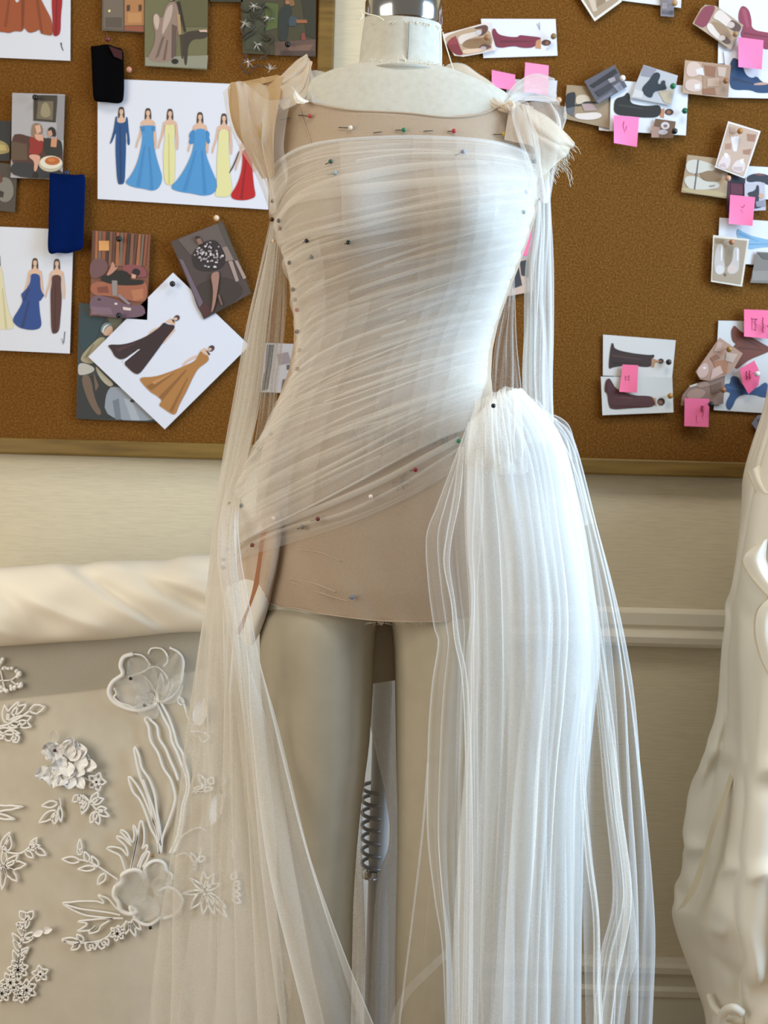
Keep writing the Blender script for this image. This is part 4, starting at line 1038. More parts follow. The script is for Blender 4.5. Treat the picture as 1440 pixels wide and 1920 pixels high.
# sheet with six gowns
card('sketch_sheet', 'wide white sheet with six coloured gown drawings in a row', 'sketch', C0, [(183, 147), (505, 160), (503, 393), (183, 373)], 1, '#d9dce7', [
    D(C1, fig(910, 805, 1.0, False) + [('#174a80', [(865, 875), (880, 870), (876, 922), (940, 922), (945, 875), (958, 880), (963, 960), (975, 1060), (968, 1095), (953, 1075), (955, 1020), (943, 970), (945, 1100), (940, 1250), (935, 1375), (905, 1385), (880, 1378), (868, 1200), (865, 1080), (872, 980), (855, 1030), (838, 1070), (820, 1085), (835, 1040), (855, 960)]), ('#123a68', [(895, 940), (905, 940), (915, 1370), (898, 1375)])], 'gown_drawing', 'navy long-sleeved gown'),
    D(C1, fig(1110, 815) + [('#4a90c8', [(1065, 940), (1160, 940), (1165, 970), (1145, 1000), (1150, 1060), (1165, 1150), (1190, 1240), (1220, 1330), (1200, 1400), (1150, 1435), (1080, 1415), (1000, 1405), (930, 1370), (980, 1320), (1030, 1220), (1062, 1090), (1068, 1000), (1052, 975)]), ('#3b7fb8', [(1050, 945), (1085, 950), (1085, 990), (1058, 985)]), ('#3b7fb8', [(1135, 950), (1165, 945), (1162, 985), (1140, 985)]), ('#3e84bd', [(1080, 1090), (1090, 1090), (1050, 1400), (1020, 1400)]), ('#3e84bd', [(1115, 1100), (1125, 1100), (1150, 1420), (1130, 1420)])], 'gown_drawing', 'sky blue off-shoulder gown'),
    D(C1, fig(1275, 820) + [('#dcd79c', [(1240, 930), (1275, 940), (1310, 930), (1312, 1000), (1305, 1050), (1315, 1150), (1312, 1250), (1308, 1390), (1235, 1385), (1228, 1250), (1225, 1130), (1240, 1040), (1235, 980)]), ('#c9c385', [(1262, 1000), (1270, 1000), (1275, 1380), (1262, 1380)])], 'gown_drawing', 'pale yellow column gown'),
    D(C2, fig(300, 845) + [('#4a90c8', [(258, 965), (345, 965), (350, 1050), (335, 1100), (350, 1180), (390, 1280), (435, 1380), (410, 1450), (330, 1472), (240, 1450), (150, 1440), (70, 1410), (130, 1350), (190, 1260), (240, 1150), (255, 1060)]), ('#3c82ba', [(230, 985), (262, 965), (260, 1060), (235, 1085), (212, 1070), (225, 1040), (215, 1020)]), ('#3c82ba', [(340, 965), (375, 1000), (365, 1030), (378, 1060), (360, 1085), (345, 1060)]), ('#3e84bd', [(265, 1130), (275, 1130), (200, 1430), (170, 1430)]), ('#3e84bd', [(310, 1130), (322, 1130), (350, 1450), (325, 1455)])], 'gown_drawing', 'blue gown with ruffled sleeves'),
    D(C2, fig(480, 855) + [('#dcd79c', [(440, 970), (515, 970), (518, 1040), (512, 1100), (525, 1250), (530, 1340), (545, 1420), (520, 1480), (430, 1475), (415, 1470), (430, 1350), (425, 1200), (440, 1080)])], 'gown_drawing', 'pale yellow gown behind the veil'),
    D(C2, fig(655, 985) + [('#b3141c', [(615, 1120), (690, 1110), (690, 1210), (695, 1300), (705, 1400), (720, 1470), (690, 1490), (625, 1505), (545, 1495), (528, 1460), (570, 1400), (605, 1310), (620, 1210)]), ('#8c0f16', [(640, 1200), (650, 1200), (620, 1490), (600, 1490)]), ('#4a3a3a', [(590, 1130), (597, 1132), (560, 1240), (520, 1302), (514, 1298), (550, 1235)])], 'gown_drawing', 'red gown')], SK)
card('photo_print', 'photo print of two people on a brown sofa sharing a plate', 'photo', C0, [(23, 174), (122, 177), (117, 337), (20, 333)], 3, '#a8a5a8', [
    D(C1, [('#8e8b90', [(430, 715), (485, 715), (475, 1050), (430, 1040)]), ('#3b352a', [(252, 712), (430, 715), (418, 918), (250, 905)]), ('#6f6350', [(285, 755), (400, 760), (395, 900), (275, 890)]), ('#93876a', [(310, 790), (340, 760), (368, 790), (385, 880), (300, 880)]), ('#4a2a22', [(85, 1015), (150, 1000), (230, 1030), (440, 1040), (470, 1080), (470, 1300), (80, 1290)]), ('#5a4632', [(85, 1060), (200, 1080), (205, 1200), (85, 1200)]), ('#2c2c30', [(80, 1220), (200, 1210), (300, 1260), (470, 1270), (468, 1345), (80, 1330)]),
           ('#8a705c', [(240, 930), (285, 918), (320, 950), (318, 1020), (260, 1040), (232, 1020)]), ('#d2a48c', [(262, 945), (300, 935), (308, 985), (278, 1005)]), ('#cf9c84', [(260, 1005), (325, 1010), (325, 1060), (270, 1070)]), ('#8c241c', [(215, 1035), (250, 1025), (290, 1060), (322, 1050), (325, 1100), (305, 1165), (205, 1155), (230, 1100)]), ('#d09c84', [(225, 1155), (310, 1165), (290, 1220), (272, 1290), (252, 1280), (260, 1210), (215, 1180)]),
           ('#1e1614', [(360, 960), (395, 948), (420, 980), (418, 1035), (360, 1000)]), ('#c09078', [(355, 985), (385, 975), (395, 1010), (370, 1032)]), ('#24241f', [(330, 1040), (380, 1030), (400, 1100), (430, 1040), (460, 1060), (468, 1180), (330, 1170)]), ('#c48a68', [(385, 1035), (430, 1035), (422, 1105), (380, 1100)]), ('#b9b09a', el(380, 1228, 92, 62)), ('#ddd6c2', el(383, 1218, 84, 48)), ('#b4602c', el(393, 1207, 58, 32)), ('#c67a3c', el(385, 1200, 30, 14)), ('#140f0e', el(264, 1312, 20, 22))])], PH)
card('photo_print', 'dark photo print with a golden patch, cut by the left edge', 'photo', C0, [(-60, 224), (21, 227), (18, 302), (-60, 300)], 1, '#262628', [D(C1, [('#9a8a58', [(-40, 1040), (50, 1070), (74, 1120), (66, 1150), (-40, 1160)]), ('#b5a468', [(-20, 1080), (40, 1090), (50, 1130), (-20, 1130)])])], PH)
card('photo_print', 'brown and grey photo print below it, cut by the left edge above the sketch sheet', 'photo', C0, [(-60, 296), (33, 310), (28, 398), (-60, 390)], 2, '#463d34', [D(C1, [('#7c776c', [(-20, 1330), (80, 1330), (112, 1450), (60, 1525), (-20, 1500)]), ('#2c2620', [(-20, 1420), (30, 1440), (24, 1482), (-20, 1475)]), ('#5e3430', [(-10, 1300), (15, 1310), (20, 1360), (-10, 1380)])])], PH)
card('sketch_sheet', 'white sheet with cream, blue and brown gown drawings at the left edge', 'sketch', C0, [(-110, 420), (138, 431), (131, 663), (-110, 652)], 2, '#d5d8e2', [
    D(C3, [('#d8d0ac', [(-40, 400), (15, 420), (35, 600), (60, 760), (125, 920), (60, 930), (-40, 928)]), ('#c4bc96', [(15, 600), (25, 600), (60, 925), (40, 925)]), ('#4a3a34', [(-30, 330), (0, 340), (4, 420), (-30, 420)])], 'gown_drawing', 'cream gown'),
    D(C3, fig(280, 362, 1.04) + [('#123f86', [(245, 480), (320, 485), (318, 580), (340, 640), (355, 655), (335, 680), (320, 705), (310, 690), (318, 800), (337, 910), (270, 937), (170, 922), (125, 895), (95, 850), (150, 770), (185, 700), (165, 650), (185, 630), (225, 590), (245, 540)]), ('#0d2f66', [(225, 700), (240, 700), (190, 915), (165, 915)]), ('#0d2f66', [(185, 690), (225, 600), (240, 600), (205, 700)])], 'gown_drawing', 'royal blue gown'),
    D(C3, fig(455, 368, 1.04) + [('#4c2522', [(415, 492), (490, 492), (485, 570), (495, 680), (485, 800), (475, 940), (440, 965), (410, 957), (405, 780), (402, 620), (415, 560)]), ('#391a18', [(440, 560), (448, 560), (445, 950), (430, 955)])], 'gown_drawing', 'brown gown'),
    D(C3, [('#666a70', [(515, 945), (522, 948), (513, 1038), (506, 1036)]), ('#888c92', [(490, 1000), (495, 1000), (508, 1048), (503, 1050)])], 'signature')], SK)
rnd = random.Random(4)
cur = [(('#5a3a30', '#a0603c', '#6c6055', '#8c4c30', '#3c2c28', '#7c5440')[k % 6], [(168 + k * 26, 126 + k * 2), (180 + k * 26 + rnd.uniform(0, 10), 126 + k * 2), (178 + k * 25 + rnd.uniform(0, 10), 385), (160 + k * 25, 385)]) for k in range(16)]
card('photo_print', 'reddish photo print of a person in black lying on a patterned carpet', 'photo', C0, [(174, 432), (282, 440), (276, 600), (168, 592)], 4, '#7a4a38', [
    D(C4, cur + [('#d49a5c', [(215, 200), (290, 200), (290, 272), (215, 272)]), ('#6a4a4c', [(150, 340), (240, 325), (290, 370), (265, 450), (150, 490)]), ('#84464a', [(380, 380), (470, 370), (560, 400), (570, 480), (400, 440)]), ('#9c5c44', [(155, 490), (400, 510), (565, 480), (572, 600), (540, 660), (300, 600), (155, 600)]), ('#7a4030', [(200, 540), (280, 530), (290, 580), (210, 580)]), ('#b07050', [(450, 560), (540, 550), (540, 620), (470, 640)]), ('#6c5260', [(150, 590), (300, 610), (440, 680), (545, 660), (560, 770), (150, 752)]), ('#7d6270', [(160, 680), (300, 690), (320, 740), (160, 740)]),
           ('#171513', [(205, 480), (300, 430), (360, 410), (440, 430), (435, 490), (540, 480), (548, 520), (420, 528), (300, 518)]), ('#171210', el(487, 430, 30, 28)), ('#c89c84', [(455, 440), (488, 450), (482, 476), (455, 472)]), ('#b58470', [(268, 452), (300, 400), (310, 350), (330, 365), (335, 400), (352, 385), (355, 400), (292, 455)]), ('#8c8480', [(310, 490), (350, 490), (350, 600), (315, 602)]), ('#8a7f86', [(350, 600), (370, 590), (450, 660), (430, 668)]), ('#d9c8c0', el(340, 660, 12, 8)), ('#d9c8c0', [(390, 682), (452, 692), (447, 710), (393, 704)]), ('#32262a', el(218, 628, 12, 8))])], PH)
card('photo_print', 'teal photo print of a bending person half under the tilted sheet', 'photo', C0, [(148, 568), (330, 580), (325, 793), (143, 785)], 2, '#2f3a3c', [
    D(C3, [('#233c44', [(638, 745), (860, 830), (800, 900), (780, 1000), (630, 1140)]), ('#5c5a48', [(850, 800), (980, 820), (960, 960), (900, 960)]), ('#22282a', [(630, 1300), (1000, 1300), (900, 1640), (615, 1640)]), ('#9c9478', [(720, 1060), (800, 985), (860, 1000), (740, 1110), (765, 1210), (640, 1190), (655, 1130)]), ('#7d7660', [(740, 1050), (760, 1040), (700, 1150), (670, 1160)]), ('#b4b0a8', [(630, 1185), (755, 1225), (755, 1270), (640, 1302), (620, 1270)]), ('#6a5646', [(640, 1300), (720, 1280), (760, 1500), (820, 1600), (780, 1622), (700, 1500)]), ('#6a5646', [(745, 1260), (790, 1380), (765, 1425)]), ('#a8a08c', [(755, 1205), (830, 1290), (920, 1370), (870, 1392), (790, 1310)]), ('#9c6c54', [(880, 1390), (925, 1400), (922, 1480), (892, 1482)]),
           ('#8c94a0', [(850, 1400), (950, 1380), (1100, 1480), (1240, 1600), (1250, 1665), (830, 1648)]), ('#6c7480', [(900, 1500), (950, 1480), (970, 1650), (925, 1652)]), ('#a2a9b2', [(990, 1480), (1050, 1490), (1120, 1655), (1050, 1655)]), ('#2c3034', el(1060, 1500, 20, 14)), ('#c4a088', [(822, 920), (900, 890), (905, 965), (850, 985), (818, 960)]), ('#6c7c80', [(800, 945), (815, 890), (860, 870), (905, 895), (860, 905), (822, 960)]), ('#cfd4d4', [(815, 950), (830, 900), (880, 884), (838, 915), (824, 958)])])], PH)
pet = []
rnd = random.Random(9)
for k in range(46):
    a, r = rnd.uniform(0, 6.28), math.sqrt(rnd.random())
    pet.append(('#a89ca0' if k % 3 else '#d0c6c8', el(1015 + 105 * r * math.cos(a), 305 + 105 * r * math.sin(a) * .95, rnd.uniform(6, 14), rnd.uniform(5, 9), 8, rnd.uniform(0, 3))))
card('photo_print', 'tilted dark photo print of a person in a petalled black dress', 'photo', C0, [(320, 453), (418, 415), (471, 550), (382, 599)], 5, '#4a3d3c', [
    D(C4, [('#5f5350', [(790, 190), (1080, 75), (1180, 330), (880, 300)]), ('#4f4742', [(1080, 75), (1115, 65), (1260, 400), (1180, 330)]), ('#3a2f2b', [(890, 540), (1120, 440), (1310, 560), (1100, 712), (985, 765), (930, 680)]), ('#6a5a68', [(800, 330), (830, 340), (975, 650), (950, 690)]), ('#4c2a2a', [(950, 680), (1010, 660), (1040, 720), (985, 765)]), ('#a08c84', [(1160, 350), (1190, 345), (1238, 492), (1215, 500)]), ('#a08c84', [(1205, 345), (1228, 345), (1292, 470), (1270, 482)]), ('#8a7870', [(1080, 260), (1150, 240), (1200, 340), (1140, 350)]), ('#2a2426', [(890, 300), (930, 250), (960, 215), (1060, 185), (1110, 240), (1150, 330), (1110, 405), (1000, 425), (915, 405)])] + pet +
      [('#9c7468', [(1030, 450), (1060, 425), (1100, 425), (1082, 560), (1062, 680), (1032, 740), (1045, 650), (1050, 550)]), ('#7a5850', [(1085, 600), (1095, 590), (1120, 665), (1108, 670)]), ('#2a201e', el(935, 180, 20, 16)), ('#8a6458', [(925, 190), (955, 180), (975, 220), (945, 228)])])], PH)
# thin hoop behind the figure kept as printed line work in the same picture
card('sketch_sheet', 'white square sheet hung by one corner with dark plum and ochre gown drawings', 'sketch', C0, [(324.5, 511), (468, 648), (309, 805), (165.5, 669)], 4, '#d7dbe8', [
    D(C4, [('#d8b8a8', [(575, 870), (640, 828), (682, 828), (600, 862), (582, 892)]), ('#d8b8a8', [(668, 955), (760, 840), (776, 850), (690, 948)]), ('#d6b199', [(700, 792), (740, 765), (775, 790), (768, 815)]), ('#4a3430', el(784, 764, 24, 20, 14, -.8)), ('#d4b09c', el(776, 770, 13, 11)), ('#3a2a28', [(745, 770), (762, 778), (768, 800), (758, 798)]),
           ('#2e1a20', [(270, 955), (400, 960), (540, 910), (620, 860), (665, 825), (690, 792), (720, 812), (768, 815), (768, 838), (740, 872), (700, 920), (620, 1030), (560, 1110), (508, 1178), (470, 1167), (430, 1130), (395, 1095), (440, 1055), (515, 990), (460, 1020), (385, 1074), (330, 1047), (310, 1000)]), ('#d7dbe8', [(385, 1078), (400, 1088), (516, 992), (505, 992)]), ('#452830', [(330, 990), (520, 935), (360, 1010)])], 'gown_drawing', 'dark plum gown'),
    D(C4, [('#d8b8a8', [(820, 1105), (870, 1058), (945, 1025), (935, 1050), (860, 1085), (832, 1122)]), ('#d6b199', [(955, 1002), (990, 980), (1028, 1030), (1010, 1042)]), ('#4a3430', el(1036, 986, 26, 21, 14, -.8)), ('#d4b09c', el(1026, 992, 13, 11)), ('#3a2a28', [(995, 1000), (1010, 1005), (1030, 1030), (1018, 1035)]),
           ('#a8743c', [(500, 1195), (620, 1195), (740, 1155), (860, 1105), (920, 1075), (940, 1040), (955, 1002), (980, 1030), (1012, 1037), (1020, 1070), (985, 1100), (940, 1130), (900, 1200), (850, 1310), (800, 1400), (775, 1472), (740, 1462), (690, 1425), (650, 1400), (680, 1365), (640, 1330), (600, 1310), (550, 1262)]), ('#8a5c2c', [(560, 1262), (760, 1160), (770, 1164), (600, 1292)]), ('#8a5c2c', [(650, 1342), (850, 1140), (858, 1146), (680, 1362)]), ('#8a5c2c', [(730, 1440), (860, 1200), (866, 1204), (752, 1450)]), ('#b98650', [(600, 1230), (780, 1150), (620, 1250)])], 'gown_drawing', 'ochre gown')], SK)
card('photo_print', 'pale grey photo print seen through the tulle beside the waist', 'photo', C0, [(497, 643), (562, 645), (558, 738), (488, 735)], 2, '#b0a8a8', [
    D(C0, [('#39424a', [(500, 646), (514, 646), (508, 692), (497, 700)]), ('#2e3338', [(495, 700), (508, 690), (502, 730), (490, 733)]), ('#8c7c7c', [(520, 664), (540, 660), (546, 680), (524, 684)]), ('#4c4a52', [(538, 684), (548, 684), (548, 693), (538, 693)]), ('#5f5658', [(530, 712), (558, 704), (556, 730), (528, 732)])])], PH)

# ---- right board
card('sketch_card', 'white card with a burgundy gown figure lying sideways, right of the neck', 'sketch', C5, [(458, 158), (1088, 160), (1105, 470), (478, 490)], 1, '#dfe1ea', [
    D(C5, [('#c08a60', [(915, 335), (962, 330), (965, 412), (918, 408)]), ('#4a2c24', el(1008, 360, 40, 26)), ('#8a5844', el(1018, 363, 18, 17)), ('#7a2840', [(550, 255), (575, 232), (600, 290), (690, 310), (770, 314), (782, 294), (830, 300), (955, 312), (967, 330), (922, 337), (917, 402), (800, 405), (740, 385), (590, 412), (560, 330)]), ('#5f1d32', [(620, 340), (900, 345), (900, 352), (620, 360)])], 'gown_drawing', 'burgundy gown'),
    D(C5, [('#9aa0b4', [(928, 200), (934, 198), (958, 250), (952, 252)]), ('#9aa0b4', [(958, 250), (952, 252), (948, 190), (954, 188)])], 'pencil_note'), D(C5, [('#b0b4c4', [(1010, 420), (1030, 400), (1032, 404), (1012, 424)])], 'pencil_note')], SK)
card('photo_print', 'cut-out photo print of burgundy sandals touching the neck', 'photo', C5, [(135, 290), (522, 185), (588, 420), (470, 450), (310, 478), (235, 470), (165, 370)], 3, '#e2d6d0', [
    D(C5, [('#b39a80', [(150, 296), (518, 194), (578, 415), (310, 468), (240, 462), (172, 368)]), ('#8a6c4c', [(290, 390), (330, 335), (400, 325), (480, 320), (520, 280), (555, 380), (460, 410), (360, 412)]), ('#7c2c34', [(165, 360), (245, 290), (275, 390), (318, 468), (238, 462), (180, 395)]), ('#8e3a40', [(180, 350), (245, 300), (262, 370), (190, 380)]), ('#d8ccc4', [(255, 300), (400, 270), (430, 262), (455, 300), (380, 320), (320, 345), (282, 386)]), ('#d8bca4', [(290, 420), (400, 410), (540, 398), (565, 412), (320, 464)]), ('#5c3a34', [(395, 235), (440, 220), (505, 205), (525, 245), (480, 302), (420, 300), (470, 270), (468, 240), (420, 248)]), ('#6c4840', [(432, 402), (480, 368), (565, 390), (500, 424), (465, 405)]), ('#c4c0c4', el(438, 275, 26, 22)), ('#bfb4b0', el(480, 405, 24, 16))])], PH)
card('paper_slip', 'white paper slip behind the pink notes at the right shoulder', 'paper', C0, [(950, 148), (1045, 151), (1042, 191), (950, 187)], 1, '#d6d6de', (), None)
def note(label, c, corners, layer, lines=(), curl=(0, 0, .007, .006), h='#ef86ae'):
    r = card('sticky_note', label, 'note', c, corners, layer, h, (), PO, list(curl), rough=.7)
    return r
PINK = '#f27fae'
note('shorter pink sticky note half behind the right shoulder tulle', C0, [(922, 131), (966, 140), (966, 170), (922, 163)], 2, h='#f285b8')
note('pink sticky note standing tallest behind the right shoulder', C5, [(832, 525), (1030, 552), (1025, 805), (818, 772)], 4, h='#f48fba')
card('photo_print', 'grey tilted photo print of strappy black shoes with a white pin', 'photo', C6, [(200, 548), (405, 437), (490, 585), (290, 705)], 5, '#56545e', [
    D(C6, [('#23242a', [(235, 578), (408, 462), (425, 490), (262, 594)]), ('#a8a8b0', [(358, 535), (405, 518), (412, 545), (375, 562)]), ('#8c8c98', [(395, 580), (440, 553), (467, 602), (430, 622)]), ('#33343c', [(270, 620), (380, 558), (392, 592), (300, 652)]), ('#6e6d78', [(280, 680), (380, 620), (400, 632), (295, 700)])])], PH)
card('photo_print', 'photo print of black-toed flat sandals left of the pinned black gown', 'photo', C0, [(1063, 159), (1146, 165), (1152, 243), (1056, 222)], 2, '#9a8468', [
    D(C6, [('#25282c', [(75, 640), (100, 625), (145, 618), (135, 700), (130, 790), (90, 760), (70, 690)]), ('#5c6068', [(72, 735), (130, 720), (130, 790), (95, 770)]), ('#c8b8a4', [(145, 640), (230, 640), (245, 690), (180, 702), (140, 702)]), ('#d8ccc4', [(135, 765), (190, 765), (300, 755), (328, 788), (250, 812), (140, 802)]), ('#2c2c2c', [(130, 704), (170, 706), (210, 680), (285, 690), (285, 700), (215, 694), (172, 716), (130, 716)]), ('#a8908c', [(180, 700), (260, 700), (290, 745), (200, 750)])])], PH)
card('sketch_card', 'white card with a black gown figure lying sideways among shoe photos', 'sketch', C0, [(1146, 150), (1291, 161), (1286, 254), (1143, 245)], 3, '#dcdee4', [
    D(C6, [('#b87a54', [(712, 738), (742, 730), (738, 797), (712, 792)]), ('#3a2620', el(773, 756, 30, 22)), ('#8c5c44', el(770, 758, 15, 14)), ('#1a1c1c', [(400, 690), (420, 660), (470, 650), (490, 620), (510, 640), (508, 695), (580, 712), (640, 715), (720, 705), (716, 792), (600, 795), (520, 785), (400, 775)]), ('#2e3130', [(430, 700), (600, 730), (600, 738), (430, 716)])], 'gown_drawing', 'black gown')], SK)
card('paper_slip', 'narrow pale strip of paper under the black gown card', 'paper', C0, [(1123, 233), (1152, 236), (1150, 247), (1123, 244)], 1, '#cfc8c8', ())
card('photo_print', 'photo print of dark teal heels with a green pin over the black gown card', 'photo', C6, [(600, 437), (832, 510), (790, 712), (510, 660)], 5, '#b6b6ba', [
    D(C6, [('#8c8a94', [(600, 440), (690, 468), (650, 520), (580, 510)]), ('#c9c6c4', [(540, 600), (600, 620), (590, 665), (520, 655)]), ('#b8a890', [(700, 620), (805, 600), (782, 702), (740, 692)]), ('#1e2c36', [(590, 590), (640, 540), (665, 495), (700, 485), (717, 510), (692, 560), (715, 572), (720, 545), (747, 540), (747, 575), (762, 602), (700, 612), (667, 622), (657, 662), (620, 652), (595, 622)])])], PH)
card('photo_print', 'small brown photo print of silver shoes hanging below the black gown card', 'photo', C6, [(680, 800), (818, 820), (800, 932), (650, 930)], 5, '#6a4c34', [D(C6, [('#a08070', [(655, 850), (712, 860), (702, 928), (652, 928)]), ('#c8c0c0', el(746, 848, 30, 26)), ('#7a6258', el(748, 850, 14, 11)), ('#b8b0b4', el(732, 892, 32, 18))])], PH)
note('pink sticky note hanging on the black gown card', C6, [(400, 778), (570, 792), (555, 992), (400, 965)], 7, h='#f87fb4')
card('photo_print', 'tilted sandal photo print cut by the top edge above the cork', 'photo', C0, [(1070, -30), (1150, -60), (1166, 3), (1115, 40)], 3, '#e0d8cc', [D(C0, [('#a39078', [(1078, -28), (1148, -55), (1160, 1), (1116, 33)]), ('#c8b8a4', [(1096, -20), (1110, -26), (1120, 20), (1112, 22)]), ('#8c7860', [(1120, 0), (1150, -12), (1152, -6), (1118, 14)]), ('#c4b4a0', [(1126, -28), (1140, -32), (1150, -4), (1136, 4)])])], PH)
card('paper_slip', 'white paper cut by the top edge right of the tilted sandal photo', 'paper', C0, [(1160, -40), (1279, -40), (1277, 15), (1164, 1)], 1, '#d9dade', ())
card('photo_print', 'small grey photo print under a tan pin at the top edge', 'photo', C6, [(716, -60), (806, -60), (805, 115), (715, 108)], 3, '#7c7880', [D(C6, [('#9a96a0', [(725, 20), (760, 20), (760, 60), (725, 60)]), ('#5c5860', [(725, 70), (800, 75), (798, 98), (725, 92)])])], PH)
card('sketch_card', 'white card with a burgundy gown, topmost in the right corner', 'sketch', C0, [(1349, -60), (1500, -60), (1500, 122), (1346, 119)], 1, '#e2e3ea', [
    D(C6, [('#8c3850', [(1240, 90), (1252, 55), (1270, 35), (1310, 60), (1330, 130), (1330, 200), (1440, 220), (1480, 225), (1480, 330), (1400, 335), (1390, 262), (1280, 266), (1250, 240), (1275, 180), (1240, 140)]), ('#74283e', [(1275, 215), (1440, 245), (1440, 255), (1275, 230)]), ('#a04a62', [(1262, 60), (1290, 60), (1315, 180), (1295, 190)])], 'gown_drawing', 'burgundy gown')], SK)
card('sketch_card', 'white card with a blue gown, below the burgundy gown card in the right corner', 'sketch', C0, [(1357, 96), (1500, 96), (1500, 186), (1365, 183)], 2, '#dddfe6', [
    D(C6, [('#1c3f66', [(1180, 440), (1195, 405), (1210, 385), (1265, 420), (1285, 500), (1330, 530), (1365, 512), (1390, 545), (1440, 570), (1480, 570), (1480, 625), (1370, 630), (1320, 605), (1200, 610), (1180, 560)]), ('#16314f', [(1200, 520), (1340, 560), (1340, 570), (1200, 545)]), ('#c09a88', [(1340, 566), (1390, 555), (1440, 556), (1440, 572), (1350, 576)])], 'gown_drawing', 'blue gown')], SK)
card('photo_print', 'tilted photo print of burgundy-toed sandals beside the burgundy gown card', 'photo', C6, [(930, 158), (985, 60), (1015, 32), (1090, 40), (1275, 170), (1190, 335)], 4, '#b09a84', [
    D(C6, [('#9a7f64', [(1060, 130), (1180, 190), (1200, 300), (1120, 280), (1040, 200)]), ('#84384a', [(940, 155), (1000, 50), (1040, 36), (1090, 42), (1060, 110), (1012, 195), (952, 162)]), ('#dccfc8', [(1060, 120), (1110, 58), (1150, 88), (1210, 150), (1170, 190), (1110, 140)]), ('#dccfc8', [(1015, 190), (1048, 140), (1100, 220), (1150, 265), (1120, 285)]), ('#5c4440', [(1165, 175), (1190, 130), (1230, 150), (1265, 180), (1240, 222), (1200, 202)]), ('#c8b8b0', el(1190, 168, 26, 22)), ('#5c4440', [(1100, 250), (1130, 228), (1175, 260), (1195, 290), (1160, 300)]), ('#cbbcb2', el(1130, 255, 24, 18))])], PH)
note('pink sticky note between the burgundy gown card and the blue gown card', C6, [(1240, 250), (1410, 272), (1398, 468), (1240, 452)], 6, h='#f57fb2')
card('photo_print', 'photo print of clear nude sandals left of the blue gown card', 'photo', C6, [(880, 405), (1190, 440), (1170, 662), (862, 628)], 5, '#b4977f', [
    D(C6, [('#a3846c', [(1000, 425), (1185, 445), (1172, 650), (1000, 635)]), ('#cdb4a8', [(895, 430), (935, 412), (985, 430), (995, 500), (920, 525), (885, 500)]), ('#cdb4a8', [(880, 545), (930, 530), (1000, 550), (990, 625), (880, 612)]), ('#d9d2d0', [(950, 470), (1000, 455), (1010, 510), (960, 500)]), ('#dcd6d4', [(945, 570), (980, 565), (980, 600), (945, 600)]), ('#8f6248', [(1010, 440), (1090, 450), (1080, 520), (1020, 510)]), ('#8f6248', [(1000, 600), (1080, 590), (1090, 640), (1000, 636)]), ('#bda18e', [(1030, 530), (1110, 525), (1110, 580), (1030, 585)]), ('#c0aa9c', [(1100, 450), (1160, 456), (1150, 520), (1105, 512)])])], PH)
card('photo_print', 'white-bordered tilted photo print of clear block-heel sandals', 'photo', C7, [(775, 145), (1100, 245), (940, 718), (642, 605)], 6, '#e6dedb', [
    D(C7, [('#c0a490', [(785, 165), (1080, 255), (932, 698), (658, 595)]), ('#a0745c', [(960, 270), (1055, 280), (1040, 352), (965, 345)]), ('#a0745c', [(920, 435), (1010, 420), (990, 482), (925, 475)]), ('#a98069', [(745, 370), (805, 365), (802, 425), (742, 425)]), ('#e0d6d2', [(800, 300), (885, 295), (860, 450), (825, 445)]), ('#d8c6c2', [(680, 560), (735, 468), (792, 478), (802, 560), (762, 632), (668, 602)]), ('#d8c6c2', [(815, 585), (880, 518), (955, 560), (930, 668), (808, 642)]), ('#c2aaa4', [(690, 575), (740, 560), (760, 610), (690, 600)]), ('#c2aaa4', [(830, 600), (920, 600), (915, 650), (825, 632)]), ('#f0eae8', [(735, 460), (770, 470), (765, 520), (735, 500)]), ('#f0eae8', [(890, 530), (930, 520), (925, 570), (895, 565)]), ('#b39682', [(790, 200), (860, 210), (845, 270), (790, 260)])])], PH)
card('photo_print', 'photo print of pale grey flat sandals below the white-bordered photo', 'photo', C7, [(368, 480), (780, 530), (758, 918), (305, 855)], 3, '#a58a6a', [
    D(C7, [('#b09a72', [(310, 800), (620, 830), (755, 870), (755, 912), (308, 852)]), ('#86694a', [(480, 670), (560, 640), (700, 640), (720, 690), (700, 745), (545, 748)]), ('#c4bdb0', [(350, 590), (365, 550), (390, 535), (450, 525), (560, 555), (650, 590), (640, 640), (560, 640), (500, 665), (420, 672), (360, 645)]), ('#c4bdb0', [(332, 745), (345, 705), (380, 690), (470, 695), (540, 750), (680, 750), (692, 800), (640, 822), (480, 832), (380, 820)]), ('#8a8478', [(575, 790), (645, 780), (640, 800), (590, 806)]), ('#5c5650', [(470, 528), (484, 530), (445, 830), (430, 828)])])], PH)
card('paper_slip', 'white paper at the right edge with a dark gown corner, behind the sandal photos', 'paper', C0, [(1398, 311), (1470, 315), (1465, 375), (1392, 372)], 1, '#d9d8e0', [D(C7, [('#2c2a34', [(960, 690), (1080, 660), (1200, 690), (1230, 760), (1173, 790), (1100, 742), (960, 762)]), ('#7a4a40', [(1020, 672), (1090, 664), (1150, 690), (1090, 690)])])])
card('photo_print', 'burgundy gown photo strip under the pink note at the right edge', 'photo', C0, [(1364, 328), (1398, 332), (1394, 404), (1362, 400)], 2, '#45182a', [D(C7, [('#2c2a34', [(785, 695), (935, 690), (935, 765), (785, 755)]), ('#5a2032', [(800, 770), (930, 770), (925, 880), (800, 880)])])], PH)
